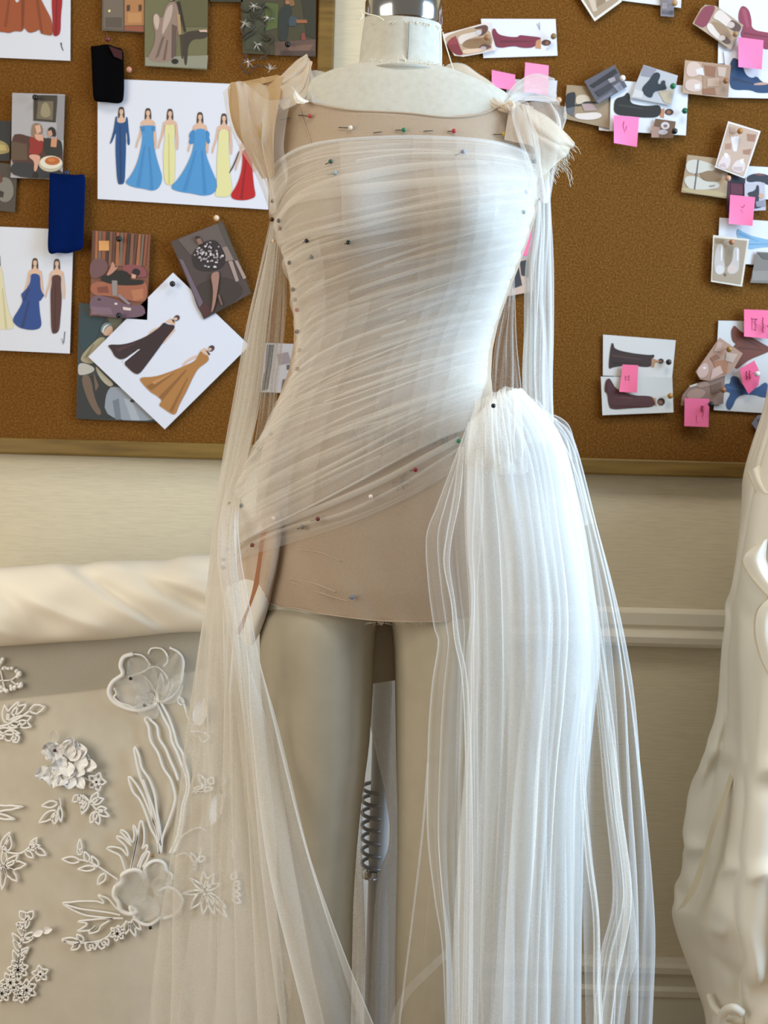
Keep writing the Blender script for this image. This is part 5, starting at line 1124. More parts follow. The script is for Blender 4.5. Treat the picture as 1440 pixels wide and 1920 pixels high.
card('photo_print', 'grey photo print of dark shoes right of the pink note at the right edge', 'photo', C7, [(938, 768), (1140, 760), (1152, 1035), (940, 1046)], 3, '#b8b4bc', [D(C7, [('#2c2a34', [(960, 860), (1050, 840), (1060, 780), (1085, 790), (1085, 880), (1080, 960), (1140, 1000), (1000, 1030), (990, 900)]), ('#c69a80', el(1105, 892, 26, 28)), ('#8c8894', [(1050, 950), (1140, 930), (1146, 1000), (1060, 1000)])])], PH)
note('pink sticky note at the right edge just above the pale blue gown card', C7, [(795, 880), (1045, 905), (1018, 1192), (780, 1170)], 6, h='#f2749f')
card('sketch_card', 'white card with a pale blue gown at the right edge', 'sketch', C0, [(1349, 408), (1465, 416), (1460, 499), (1345, 492)], 1, '#d8d6d8', [D(C7, [('#7fa6c2', [(868, 1212), (900, 1240), (1000, 1290), (1173, 1330), (1260, 1340), (1260, 1395), (1060, 1412), (990, 1432), (920, 1380), (858, 1290)]), ('#6890b0', [(880, 1260), (1080, 1345), (1080, 1352), (880, 1280)]), ('#6890b0', [(930, 1370), (1173, 1370), (1173, 1378), (930, 1385)])], 'gown_drawing', 'pale blue gown')], SK)
card('photo_print', 'cream-bordered photo print of clear heeled sandals seen from above', 'photo', C7, [(625, 1283), (985, 1325), (915, 1800), (603, 1750)], 4, '#d9cdbb', [
    D(C7, [('#a08c74', [(640, 1308), (965, 1340), (900, 1778), (618, 1735)]), ('#8a765e', [(740, 1380), (830, 1390), (800, 1600), (745, 1600)]), ('#bcb0a8', [(650, 1420), (690, 1360), (730, 1385), (718, 1500), (748, 1620), (722, 1672), (660, 1672), (632, 1585)]), ('#bcb0a8', [(825, 1410), (890, 1400), (885, 1560), (882, 1650), (790, 1685), (752, 1625), (822, 1540)]), ('#ccc2bc', el(690, 1630, 46, 48)), ('#c8b2a6', el(815, 1625, 50, 46)), ('#ddd6d2', [(700, 1380), (722, 1390), (712, 1540), (700, 1540)]), ('#ddd6d2', [(860, 1420), (880, 1420), (876, 1540), (862, 1540)]), ('#6c5a48', [(730, 1672), (750, 1660), (760, 1690), (740, 1700)]), ('#8c7454', [(650, 1320), (740, 1330), (720, 1370), (650, 1360)])])], PH)
card('photo_print', 'grey photo print at the right edge below the pale blue gown card', 'photo', C7, [(1060, 1450), (1260, 1462), (1260, 1768), (995, 1760)], 3, '#7a7168', [D(C7, [('#5c554e', [(1070, 1460), (1250, 1470), (1250, 1540), (1120, 1520)]), ('#8c8278', [(1020, 1640), (1173, 1640), (1173, 1740), (1010, 1740)])])], PH)
card('photo_print', 'photo print of a dark shoe seen through the gap beside the waist', 'photo', C0, [(948, 478), (1003, 474), (1001, 546), (950, 556)], 2, '#c8ac9c', [D(C0, [('#3a3a40', [(955, 484), (969, 482), (979, 535), (962, 541)]), ('#3a3a40', [(975, 490), (992, 486), (992, 520), (978, 516)]), ('#d9d2d0', [(950, 479), (1001, 475), (1001, 482), (950, 485)])])], PH)
note('pink sticky note seen through the gap beside the bust', C0, [(957, 432), (1003, 428), (1001, 478), (956, 482)], 3, h='#f2749f', curl=(0, 0, .002, .002))
note('pink sticky note hidden behind the right streamer', C0, [(992, 335), (1020, 334), (1019, 379), (994, 379)], 2, h='#f2749f', curl=(0, 0, .002, .002))
card('sketch_card', 'upper white card of the pair with a dark brown gown lying sideways', 'sketch', C8, [(130, 285), (708, 330), (678, 633), (128, 611)], 1, '#cfcac4', [
    D(C8, [('#b0805c', [(510, 475), (548, 480), (536, 545), (510, 542)]), ('#b0805c', [(545, 485), (580, 490), (580, 502), (545, 508)]), ('#2c201c', el(590, 495, 22, 20)), ('#7c5444', el(588, 497, 12, 11)), ('#35211c', [(172, 565), (185, 420), (200, 345), (215, 360), (220, 400), (340, 430), (510, 450), (530, 440), (542, 460), (512, 482), (517, 542), (440, 542), (360, 522), (210, 542)]), ('#4a3028', [(200, 440), (440, 480), (440, 488), (200, 460)]), ('#261612', [(205, 500), (440, 515), (440, 522), (205, 520)])], 'gown_drawing', 'dark brown gown')], SK, curl=[0, .003, .004, 0])
card('sketch_card', 'lower white card of the pair with a maroon gown lying sideways', 'sketch', C8, [(112, 618), (680, 626), (690, 903), (125, 926)], 2, '#cfccc6', [
    D(C8, [('#b0805c', [(508, 775), (548, 792), (554, 860)]), ('#2c201c', el(592, 818, 30, 30)), ('#8c604c', el(586, 822, 18, 17)), ('#4a201f', [(140, 740), (150, 650), (180, 628), (200, 660), (235, 720), (370, 770), (500, 770), (530, 790), (552, 860), (380, 866), (200, 882), (175, 850), (165, 745)]), ('#5c2c2a', [(190, 760), (480, 800), (480, 808), (190, 785)]), ('#361414', [(200, 840), (480, 840), (480, 848), (200, 858)])], 'gown_drawing', 'maroon gown')], SK, curl=[.002, .004, .004, .004])
note('narrow pink sticky note bridging the pair of brown gown cards', C8, [(285, 522), (410, 528), (400, 746), (258, 740)], 4, h='#ee6a8e', curl=(0, 0, .004, .004))
card('sketch_sheet', 'white sheet with rust and blue gowns by the right satin gown', 'sketch', C0, [(1347, 601), (1456, 603), (1456, 776), (1338, 769)], 1, '#cbc8c4', [
    D(C8, [('#6a3018', [(1145, 260), (1160, 225), (1175, 210), (1220, 260), (1300, 300), (1440, 380), (1480, 400), (1440, 425), (1380, 450), (1280, 490), (1170, 582), (1190, 440), (1160, 380), (1190, 360), (1155, 340)]), ('#532310', [(1200, 380), (1400, 405), (1400, 412), (1200, 400)]), ('#532310', [(1220, 290), (1380, 385), (1372, 390), (1215, 305)])], 'gown_drawing', 'rust gown'),
    D(C8, [('#2c4a74', [(1095, 670), (1140, 680), (1145, 610), (1210, 620), (1230, 690), (1340, 722), (1420, 655), (1440, 690), (1470, 700), (1470, 790), (1380, 782), (1340, 762), (1200, 762), (1150, 880), (1120, 886), (1100, 830), (1150, 745), (1100, 740)]), ('#20385a', [(1150, 620), (1205, 628), (1220, 690), (1160, 680)]), ('#3a5c88', [(1110, 690), (1300, 740), (1300, 750), (1110, 710)])], 'gown_drawing', 'blue gown')], SK)
card('photo_print', 'tilted clear sandal photo print overlapping the rust gown drawing', 'photo', C8, [(1055, 308), (1240, 435), (1150, 590), (980, 655), (900, 640), (865, 580)], 4, '#a8826c', [D(C8, [('#a06a48', [(1000, 500), (1130, 480), (1110, 600), (1040, 600)]), ('#c4a294', [(870, 580), (900, 530), (960, 500), (975, 600), (900, 642)]), ('#c4a294', [(1000, 560), (1060, 530), (1085, 590), (980, 645)]), ('#8c5c40', [(980, 470), (1030, 440), (1062, 470), (1000, 500)]), ('#b89684', [(1040, 340), (1080, 350), (1060, 420), (1010, 420)]), ('#bba08e', [(1110, 430), (1200, 440), (1160, 510), (1100, 490)]), ('#e0d6d0', el(935, 550, 12, 10))])], PH)
card('photo_print', 'brown sandal photo print above the lowest pink note', 'photo', C8, [(760, 765), (820, 690), (1100, 600), (1085, 835), (1000, 845), (745, 848)], 3, '#86695a', [D(C8, [('#a08070', [(800, 740), (880, 705), (960, 740), (900, 800), (790, 792)]), ('#6c5040', [(980, 690), (1070, 660), (1070, 740), (990, 760)]), ('#9a7c6a', [(860, 690), (960, 655), (980, 690), (900, 710)]), ('#cbbfb4', [(815, 692), (880, 670), (870, 690), (820, 705)])])], PH)
note('pink sticky note with pen writing under a black pin at the right edge', C8, [(1250, 85), (1460, 92), (1455, 320), (1250, 300)], 5, h='#ee6a92', curl=(0, 0, 0, .003))
card('sticky_note', 'pink sticky note folded to a point over the blue gown', 'note', C8, [(1215, 560), (1330, 490), (1360, 550), (1378, 610), (1362, 690), (1285, 757), (1240, 680)], 6, '#e85a84', (), PO)
note('pink sticky note with pen writing, lowest on the right board', C8, [(778, 790), (975, 795), (968, 1020), (775, 1012)], 5, h='#e8668e', curl=(0, 0, .003, .002))
card('photo_print', 'small grey photo print half behind the satin gown on the right', 'photo', C0, [(1409, 794), (1421, 778), (1440, 778), (1436, 812), (1421, 810)], 2, '#74707a', [D(C0, [('#34485c', [(1420, 786), (1436, 782), (1434, 806), (1424, 804)])])], PH)

# pen writing on the notes: strokes that follow the paper
def pen(parent_label, c, strokes, layer, lift=.0006):
    par = next(o for o in bpy.data.objects if o.get('label') == parent_label)
    m = MB()
    for s in strokes:
        m.tube([P(*q, BOARD_Y - .0022 - layer * .0024 - lift) for q in cv(c, s)], .00045, 4)
    under(m.build('pen_writing', ink('#8a2848', .6), None), par)
zz = lambda x, y0, y1, a, n: [(x + a * (1 if k % 2 else -1) * (.5 + .5 * ((k * 7) % 3) / 2), y0 + (y1 - y0) * k / n) for k in range(n + 1)]
pen('pink sticky note with pen writing under a black pin at the right edge', C8, [zz(1340, 160, 250, 12, 9), [(1310, 152), (1310, 160), (1358, 162)], [(1315, 160), (1312, 250), (1345, 252)], zz(1400, 150, 270, 6, 11)], 5)
pen('pink sticky note with pen writing, lowest on the right board', C8, [zz(922, 850, 985, 9, 13), [(872, 925), (870, 985), (900, 985)], zz(910, 850, 900, 6, 5)], 5)
pen('pink sticky note folded to a point over the blue gown', C8, [zz(1270, 575, 640, 9, 7), zz(1295, 570, 640, 7, 6)], 6)
pen('narrow pink sticky note bridging the pair of brown gown cards', C8, [zz(310, 615, 650, 9, 6), zz(335, 610, 650, 8, 5)], 4)
pen('pink sticky note hanging on the black gown card', C6, [[(468, 820), (462, 850), (470, 880), (478, 910)], [(485, 850), (480, 880)]], 7)
pen('pink sticky note at the right edge just above the pale blue gown card', C7, [[(905, 1000), (925, 1010), (940, 980)], [(900, 1030), (920, 1060), (945, 1070)]], 6)

# wired star trim pinned beside the cloaked figure
tr = empty('star_trim', tuple(P(482, 70, BOARD_Y - .008))); tag(tr, 'dark wired trim with silver starbursts hanging over the cork at the oak frame', 'trim')
rnd = random.Random(12)
stars = [(477, 10), (458, 44), (503, 33), (481, 83), (466, 116), (507, 130)]
m = MB(); YT = BOARD_Y - .010
for (x, y) in stars:
    for k in range(9):
        a = rnd.uniform(0, 6.28); r = rnd.uniform(6, 14)
        m.tube([P(x, y, YT - .001), P(x + r * math.cos(a), y + r * math.sin(a), YT - rnd.uniform(0, .004))], [.0007, .0002], 4)
under(m.build('starburst', plain('silver_beads', (.62, .57, .50), .3, .4), None), tr)
m = MB()
wires = [[(450, 12), (456, 18), (464, 22), (470, 16), (476, 24), (486, 25), (492, 14), (500, 12), (508, 20), (510, 30), (502, 38)], [(452, 70), (462, 62), (472, 56), (478, 44), (470, 36), (462, 30)], [(456, 74), (468, 66), (480, 58)], [(470, 24), (478, 34), (486, 30), (494, 36), (500, 46), (492, 54), (494, 64), (504, 66), (510, 74), (506, 82)],
         [(490, 70), (500, 76), (510, 70)], [(484, 84), (494, 88), (502, 96), (498, 104), (488, 108)], [(455, 98), (462, 104), (456, 114), (452, 124), (458, 130)], [(470, 116), (476, 108), (486, 112), (492, 106), (502, 110)], [(466, 122), (474, 128), (484, 122), (494, 126), (504, 124)], [(455, 132), (464, 137), (472, 132)], [(484, 18), (488, 8), (496, 2)], [(458, 46), (452, 56), (456, 64)]]
for w in wires: m.tube(spline([P(x, y, YT + rnd.uniform(-.002, .002)) for x, y in w], 40), .0011, 5)
under(m.build('wire', plain('dark_wire', (.07, .055, .045), .5, .4), None), tr)

# pins in the boards
def pin(x, y, h, label, layer=4, r=.0050, Y=None, tilt=(.3, -.3), name='push_pin', group='push pins in the cork boards', shaft=.010, sh=None):
    Y = Y if Y is not None else BOARD_Y - .0022 - layer * .0024
    root = empty(name, tuple(P(x, y, Y))); tag(root, label, 'pin', group)
    tip = P(x, y, Y); head = tip + np.array((tilt[0] * shaft, -shaft, tilt[1] * shaft))
    m = MB(); m.tube([tip + np.array((0, .004, 0)), head], .00045, 5); under(m.build('needle', M_grey, None), root)
    m = MB(); m.ball(head, r, 12); under(m.build('head', sh or ink(h, .25), None), root)
    return root
for x, y, h, lb, ly in [
    (322, 531, '#121414', 'black pin at the top corner of the tilted white sheet', 4), (222, 447, '#121414', 'black pin at the top of the carpet photo', 5), (222, 590, '#121414', 'black pin at the bottom of the carpet photo', 5), (537, 84, '#0e0e10', 'black pin in the cloaked figure picture', 3),
    (66, 183, '#141416', 'black pin at the top of the sofa photo', 4), (201, 74, '#6a2c30', 'dark red pin just above the black velvet swatch', 0), (241, 131, '#c88c74', 'small rosy tack right of the black velvet swatch', 0), (404, 408, '#e8c8a8', 'pale tack above the petalled dress photo', 0), (491, 151, '#e8d0b0', 'pale tack above the left sleeve cap', 0), (125, 324, '#1c2c50', 'blue pin at the top of the royal blue swatch', 5),
    (1033, 69, '#8a7044', 'tan pin on the burgundy gown card right of the neck', 2), (909, 71, '#a4744c', 'tan pin on the cut-out sandal photo', 4), (1162, 147, '#f2eee8', 'white pin on the grey shoe photo', 6), (1256, 162, '#157048', 'green pin on the teal heels photo', 6), (1278, 208, '#126040', 'green pin on the black gown card', 4), (1259, 246, '#141414', 'black pin on the small silver shoe photo', 6),
    (1259, 7, '#b89468', 'tan pin at the top edge of the cork', 4), (1373, 65, '#a8845c', 'tan pin on the burgundy-toed sandal photo', 5), (1355, 152, '#9c6c48', 'tan pin on the clear nude sandal photo', 6), (1381, 246, '#b07a3c', 'ochre pin on the white-bordered photo', 7), (1359, 334, '#d09a7c', 'pink-tan pin on the grey sandal photo', 4), (1366, 453, '#b07a58', 'tan pin on the cream-bordered photo', 5),
    (1248, 677, '#28241f', 'tiny dark pin on the upper brown gown card', 2), (1251, 740, '#b08440', 'brass pin on the lower maroon gown card', 3), (1361, 653, '#a07834', 'brass pin on the tilted clear sandal photo', 5), (1350, 729, '#a06c44', 'tan pin on the brown sandal photo', 4), (1438, 610, '#141416', 'black pin at the right edge note', 6), (1327, 756, '#121212', 'black pin on the lowest pink note', 6), (1413, 699, '#e6d8dc', 'pearl pin through the folded pink note', 7), (1043, 188, '#d8b088', 'tan pin on the slip behind the shoulder notes', 2)]:
    pin(x, y, h, lb, ly)
# ------------------------------------------------------------------ lace panel with appliques, folded satin above it
PANEL_Y = 1.885
panel = empty('net_panel', tuple(P(200, 1560, PANEL_Y)))
tag(panel, 'beige net panel hanging on the wall, carrying white lace appliques', 'fabric panel')
g = []
for i, x in enumerate((-160, -20, 120, 260, 400, 520)):
    g.append(px3([(x, 1195 - .02 * x, PANEL_Y + .004 * (i % 2)), (x, 1400, PANEL_Y), (x, 1650, PANEL_Y + .002 * (i % 2)), (x, 1960, PANEL_Y), (x, 2060, PANEL_Y)]))
drape('cloth', g, [M_muslin, M_hem], panel, 90, 60, ((2, .0006, .0015, .1),), 5)
m = MB(); a, b2 = P(-160, 1100, PANEL_Y + .02), P(430, 1100, PANEL_Y + .02)
m.tube([(a[0], PANEL_Y + .035, a[2]), (b2[0], PANEL_Y + .035, b2[2])], .012, 12)
m.tube([(a[0] * .6, PANEL_Y + .03, a[2]), (a[0] * .6, WALL_Y, a[2])], .008, 8); m.tube([(b2[0] * .9, PANEL_Y + .03, b2[2]), (b2[0] * .9, WALL_Y, b2[2])], .008, 8)
under(m.build('hanging_rail', M_oak, None), panel)

# grey strip below the satin: its shade on the panel, put in as colour
drape('shade_strip', [px3([(-160, 1190, PANEL_Y - .004), (-160, 1270, PANEL_Y - .004), (-160, 1334, PANEL_Y - .004)]), px3([(0, 1190, PANEL_Y - .004), (0, 1260, PANEL_Y - .004), (0, 1312, PANEL_Y - .004)]), px3([(190, 1190, PANEL_Y - .004), (190, 1250, PANEL_Y - .004), (190, 1290, PANEL_Y - .004)]), px3([(390, 1185, PANEL_Y - .004), (390, 1225, PANEL_Y - .004), (390, 1252, PANEL_Y - .004)])], [sheer('shade_net', (.50, .47, .40), .55, graze=.1, trans=.1), M_hem], panel, 40, 30, ())
satin = empty('satin_cloth', tuple(P(190, 1130, PANEL_Y - .03)))
tag(satin, 'folded ivory satin cloth lying over the top of the lace panel', 'cloth')
def satin_band():
    top = spline([(-170, 1072, 0), (0, 1064, 0), (60, 1060, 0), (110, 1056, 0), (150, 1059, 0), (190, 1052, 0), (250, 1050, 0), (310, 1050, 0), (345, 1042, 0), (390, 1040, 0), (440, 1040, 0)], 150)[:, :2]
    bot = spline([(-170, 1220, 0), (0, 1212, 0), (100, 1205, 0), (200, 1199, 0), (270, 1192, 0), (330, 1186, 0), (390, 1184, 0), (440, 1182, 0)], 150)[:, :2]
    n = 64; v, f = [], []
    def ridge(x, y, x0, y0, x1, y1, w, h):
        d = np.array((x1 - x0, y1 - y0), float); L = np.linalg.norm(d); d /= L
        r = np.array((x - x0, y - y0)); t = np.clip(r @ d / L, -.2, 1.2); nrm = r[0] * -d[1] + r[1] * d[0]
        return h * math.exp(-(nrm / w) ** 2) * math.exp(-((t - .5) / .55) ** 4)
    for i in range(150):
        for k in range(n):
            a = 2 * math.pi * k / n
            s = .5 - .5 * math.cos(a)            # 0 top .. 1 bottom
            x = top[i, 0] * (1 - s) + bot[i, 0] * s; y = top[i, 1] * (1 - s) + bot[i, 1] * s
            front = math.sin(a) > 0
            d = (.052 if front else .022) * abs(math.sin(a)) ** .55
            if front:
                d += ridge(x, y, 120, 1068, 300, 1188, 13, .012) + ridge(x, y, 215, 1056, 420, 1130, 14, .013) + ridge(x, y, 330, 1072, 440, 1108, 12, .007) - ridge(x, y, 140, 1076, 300, 1172, 17, .015) - ridge(x, y, 240, 1062, 420, 1156, 16, .016)
                d += ridge(x, y, 60, 1130, 200, 1185, 12, .008) - ridge(x, y, -20, 1100, 110, 1190, 22, .010) + ridge(x, y, -60, 1160, 40, 1205, 12, .008) + .002 * math.sin(x * .03 + y * .05)
                d *= abs(math.sin(a)) ** .2
            v.append(P(x, y, PANEL_Y - .014 - d if front else PANEL_Y - .014 + d * .2))
    for i in range(149):
        for k in range(n): f.append((i * n + k, i * n + (k + 1) % n, (i + 1) * n + (k + 1) % n, (i + 1) * n + k))
    f += [tuple(range(n)), tuple(149 * n + k for k in range(n - 1, -1, -1))]
    return under(from_py('folded_cloth', v, f, M_satin), satin)
satin_band()

# --- appliques: corded outlines sewn as leaves, sprigs and flowers
AY = PANEL_Y - .0070
def W(pts, lift=0.0): return [P(x, y, AY - lift) for x, y in pts]
def leafpts(x, y, ang, L, w, wob=0.0, n=16):
    """Closed leaf outline from its base at x, y; ang in degrees, 0 = right, 90 = up."""
    a = math.radians(ang); out = []
    for side in (1, -1):
        rng = range(n + 1) if side == 1 else range(n - 1, 0, -1)
        for k in rng:
            u = k / n
            h = side * w * math.sin(math.pi * u ** .8) * (1 + wob * math.sin(u * 20))
            out.append((x + L * u * math.cos(a) + h * math.sin(a), y - L * u * math.sin(a) + h * math.cos(a)))
    return out
class Applique:
    def __init__(self, label, at, cat='applique', mat=None):
        self.root = empty('lace_applique', tuple(P(*at, AY))); tag(self.root, label, 'applique', 'white lace appliques on the net panel')
        self.m = MB(); self.mat = mat or M_cord
    def line(self, pts, r=.0018, closed=False, n=40):
        q = W(pts); q = spline(q + q[:1] if closed else q, n)
        self.m.tube(q, r, 6)
    def leaf(self, x, y, ang, L, w, r=.0016, wob=0.0):
        q = W(leafpts(x, y, ang, L, w, wob)); self.m.tube(np.vstack([q, q[:1]]), r, 6)
    def flower(self, x, y, L, w, k=5, a0=90, r=.0016):
        for i in range(k): self.leaf(x, y, a0 + 360 / k * i, L, w, r)
    def sprig(self, pts, leaves, r=.0018):
        self.line(pts, r)
        for lf in leaves: self.leaf(*lf)
    def part(self, name, mesh_mats, mb, label=None):
        o = under(mb.build(name, mesh_mats, None), self.root)
        if label: o['label'] = label
    def done(self, name='cord_outline'):
        if self.m.v: under(self.m.build(name, self.mat, None), self.root)
def petal(mb, x, y, ang, L, w, lift=.006, n=8, mi=0, ruf=.002, seed=0):
    """A small cupped petal."""
    a = math.radians(ang); rows = []
    rd = random.Random(seed)
    p1, p2 = rd.uniform(0, 6), rd.uniform(0, 6)
    for i in range(n + 1):
        u = i / n; row = []
        for j in range(n + 1):
            t = j / n * 2 - 1
            h = t * w * (math.sin(math.pi * (.12 + .76 * u)) ** .8) * (1.0)
            lx = L * u * (1 - .12 * t * t)
            z = lift * (.25 + u * u * .9) + ruf * u * math.sin(t * 6 + p1) + ruf * .6 * math.sin(u * 7 + p2) + .002 * t * t
            row.append(P(x + lx * math.cos(a) + h * math.sin(a), y - lx * math.sin(a) + h * math.cos(a), AY - .001 - z))
        rows += row
    mb.add(rows, [tuple(q) for q in grid_faces(n + 1, n + 1)], mi)

# berry cluster
A = Applique('white beaded berry cluster at the left edge under the satin', (20, 1270)); rnd = random.Random(1)
for p in ([(-20, 1275), (5, 1276), (22, 1274), (38, 1262)], [(5, 1276), (2, 1262), (-2, 1250)], [(5, 1276), (8, 1288)], [(18, 1274), (30, 1283)]): A.line(p, .0012)
A.done('stem'); mb = MB()
for cxy in ((2, 1242), (12, 1253), (28, 1256), (38, 1266), (36, 1282), (8, 1292), (-10, 1268), (26, 1288)):
    for k in range(5): mb.ball(P(cxy[0] + rnd.uniform(-6, 6), cxy[1] + rnd.uniform(-6, 6), AY - rnd.uniform(.001, .004)), rnd.uniform(.0025, .0038), 8)
A.part('berries', M_cord, mb)
# sprig
A = Applique('white corded sprig below the berry cluster at the left edge', (30, 1350))
A.sprig([(-40, 1370), (0, 1362), (15, 1358), (40, 1344), (56, 1333)], [(56, 1333, 15, 29, 8, .0016, .1), (12, 1356, 95, 34, 6), (14, 1352, 60, 42, 7), (22, 1340, 35, 34, 6), (20, 1358, 20, 42, 9), (15, 1360, 5, 26, 6), (34, 1354, -20, 26, 7), (-8, 1366, 120, 26, 6), (-4, 1368, -10, 42, 6), (8, 1374, -30, 26, 10), (-20, 1376, -15, 30, 6), (26, 1380, -60, 14, 8)]); A.done()
# big white 3D flower with sprigs
A = Applique('large white layered flower with small sprigs hanging under it', (125, 1430))
for lf in [(165, 1465, 20, 36, 8)]: pass
A.line([(152, 1456), (166, 1463), (178, 1468)], .0014)
A.flower(181, 1466, 18, 6, 5, 70)
A.line([(155, 1490), (164, 1498), (172, 1508), (182, 1520)], .0014)
for lf in [(172, 1506, 60, 24, 6), (172, 1506, 20, 24, 6), (166, 1500, 245, 30, 5), (160, 1496, 255, 24, 5), (150, 1492, 220, 18, 6), (150, 1490, 280, 20, 5), (178, 1524, 290, 24, 6), (180, 1522, 245, 24, 6), (182, 1520, 335, 26, 5), (182, 1518, 5, 18, 5)]: A.leaf(*lf)
A.line([(112, 1496), (114, 1510), (108, 1524), (104, 1540)], .0014)
for lf in [(108, 1506, 190, 30, 6), (106, 1520, 215, 40, 7), (104, 1524, 265, 22, 6), (112, 1512, 275, 30, 4)]: A.leaf(*lf)
A.done(); rnd = random.Random(7); mb = MB()
for k in range(44):
    a = rnd.uniform(0, 360); r = 44 * math.sqrt(rnd.random())
    px_, py_ = 124 + r * math.cos(math.radians(a)) * 1.05, 1428 - r * math.sin(math.radians(a)) * .98
    petal(mb, px_ - 8 * math.cos(math.radians(a)), py_ + 8 * math.sin(math.radians(a)), a + rnd.uniform(-50, 50), rnd.uniform(18, 30), rnd.uniform(10, 16), rnd.uniform(.003, .010), 6, 0, .0025, k)
A.part('petals', M_petal_white, mb)
mb = MB(); petal(mb, 102, 1392, 95, 24, 10, .008, 6, 0, .001, 3); A.part('bud', M_petal, mb)
# left twig
A = Applique('short corded twig at the left edge, level with the white flower sprigs', (20, 1525))
A.leaf(-30, 1518, 4, 74, 5, .0018, .1); A.leaf(-30, 1524, -12, 60, 5, .0018, .1); A.done()
# poppy with long wavy stems
A = Applique('tall organza poppy with two long wavy stems', (272, 1275))
A.line([(296, 1322), (306, 1345), (318, 1368), (322, 1390), (332, 1412), (338, 1428), (348, 1455), (350, 1480), (342, 1510), (338, 1540), (332, 1570), (318, 1600)], .0017, n=90)
A.line([(302, 1318), (316, 1345), (326, 1372), (332, 1395), (342, 1412), (346, 1430), (353, 1455), (354, 1480), (346, 1510), (343, 1540), (336, 1575), (326, 1600)], .0017, n=90)
for lf in [(296, 1320, 135, 44, 5, .0013, .15), (296, 1320, 115, 58, 5, .0013, .15), (300, 1318, 88, 56, 6, .0013, .15), (304, 1316, 65, 48, 6, .0013, .15), (290, 1322, 155, 38, 5, .0013, .15)]: A.leaf(*lf)
A.line([(336, 1308), (345, 1322), (350, 1338), (358, 1355), (366, 1360)], .0012)
A.leaf(342, 1322, 115, 18, 5, .0012)
for q, r in (([(250, 1226), (232, 1232), (226, 1248), (230, 1264), (212, 1278), (204, 1296), (212, 1314), (232, 1326), (258, 1332), (282, 1326), (296, 1318)], .0034), ([(250, 1226), (268, 1230), (280, 1246), (272, 1258), (256, 1264), (240, 1270)], .0014), ([(278, 1226), (284, 1216), (302, 1216), (312, 1226), (314, 1240), (306, 1250)], .0014), ([(318, 1214), (336, 1224), (344, 1240), (342, 1262), (336, 1288), (322, 1306), (306, 1316)], .0018), ([(262, 1262), (290, 1250), (308, 1262), (316, 1282), (310, 1300)], .0012), ([(214, 1290), (218, 1300), (214, 1308), (226, 1318), (240, 1322), (252, 1326), (268, 1320)], .0016)):
    A.line(q, r, n=60)
A.done(); mb = MB()
petal(mb, 286, 1308, 160, 78, 34, .016, 12, 0, .003, 1); petal(mb, 284, 1292, 125, 70, 28, .014, 12, 0, .003, 2); petal(mb, 296, 1300, 62, 84, 30, .016, 12, 0, .003, 3); petal(mb, 296, 1310, 35, 56, 24, .012, 12, 0, .003, 4); petal(mb, 290, 1312, 215, 40, 30, .008, 12, 0, .002, 5)
A.part('petals', M_petal, mb, 'translucent organza petals')
# long pointed leaves
A = Applique('cluster of long pointed corded leaves between the flowers', (285, 1490))
for q in ([(298, 1600), (294, 1575), (282, 1552), (272, 1522), (262, 1500), (250, 1486), (243, 1468), (242, 1456), (252, 1466), (266, 1488), (276, 1510), (284, 1530), (294, 1556), (300, 1580)], [(299, 1600), (296, 1570), (288, 1540), (282, 1512), (272, 1480), (262, 1455), (254, 1420), (252, 1400), (260, 1415), (266, 1440), (280, 1462), (290, 1490), (294, 1520), (300, 1556), (302, 1585)], [(302, 1600), (305, 1570), (316, 1540), (326, 1510), (328, 1490), (320, 1462), (306, 1440), (296, 1412), (282, 1388), (278, 1362), (272, 1350), (276, 1344), (284, 1352), (294, 1362), (298, 1384), (310, 1404), (318, 1424), (328, 1446), (334, 1464)], [(300, 1600), (300, 1570), (294, 1540), (286, 1512), (276, 1486), (268, 1462)]):
    A.line(q, .0018, n=90)
A.done()
# lower bloom with sprays
A = Applique('wide organza bloom with corded leaf sprays, lowest in the middle', (285, 1670))
for q in ([(235, 1632), (228, 1610), (222, 1602), (208, 1596), (200, 1590), (212, 1588), (228, 1592), (240, 1606), (236, 1588), (222, 1574), (218, 1568), (232, 1572), (246, 1586), (240, 1574), (228, 1562), (226, 1556), (238, 1562), (248, 1580), (252, 1566), (250, 1550), (252, 1548), (258, 1566), (254, 1590), (246, 1630)], [(244, 1634), (252, 1600), (258, 1570), (262, 1544), (266, 1540), (270, 1556), (270, 1580), (266, 1592), (276, 1584), (274, 1596), (266, 1606), (258, 1626)], [(262, 1628), (266, 1614), (276, 1598), (280, 1600), (276, 1612), (268, 1626)]):
    A.line(q, .0016, n=80)
A.sprig([(222, 1650), (204, 1638), (186, 1626), (170, 1617), (150, 1612)], [(150, 1614, 175, 34, 6), (166, 1616, 110, 20, 5), (184, 1626, 120, 24, 5), (180, 1627, 185, 34, 5), (198, 1638, 235, 26, 6), (150, 1598, 90, 24, 4), (154, 1600, 150, 10, 5)], .0014)
for q in ([(236, 1715), (218, 1702), (204, 1686), (190, 1680), (184, 1678), (196, 1694), (180, 1690), (150, 1690), (132, 1692), (118, 1694), (136, 1706), (160, 1716), (190, 1720), (212, 1722)], [(122, 1696), (150, 1704), (180, 1708), (208, 1712), (226, 1716)], [(232, 1722), (206, 1722), (178, 1724), (146, 1728), (164, 1732), (152, 1742), (146, 1746), (170, 1744), (180, 1736), (166, 1750), (184, 1746), (190, 1736), (206, 1726)], [(116, 1764), (150, 1768), (180, 1766), (200, 1758), (210, 1748), (228, 1738), (238, 1726)]):
    A.line(q, .0016, n=80)
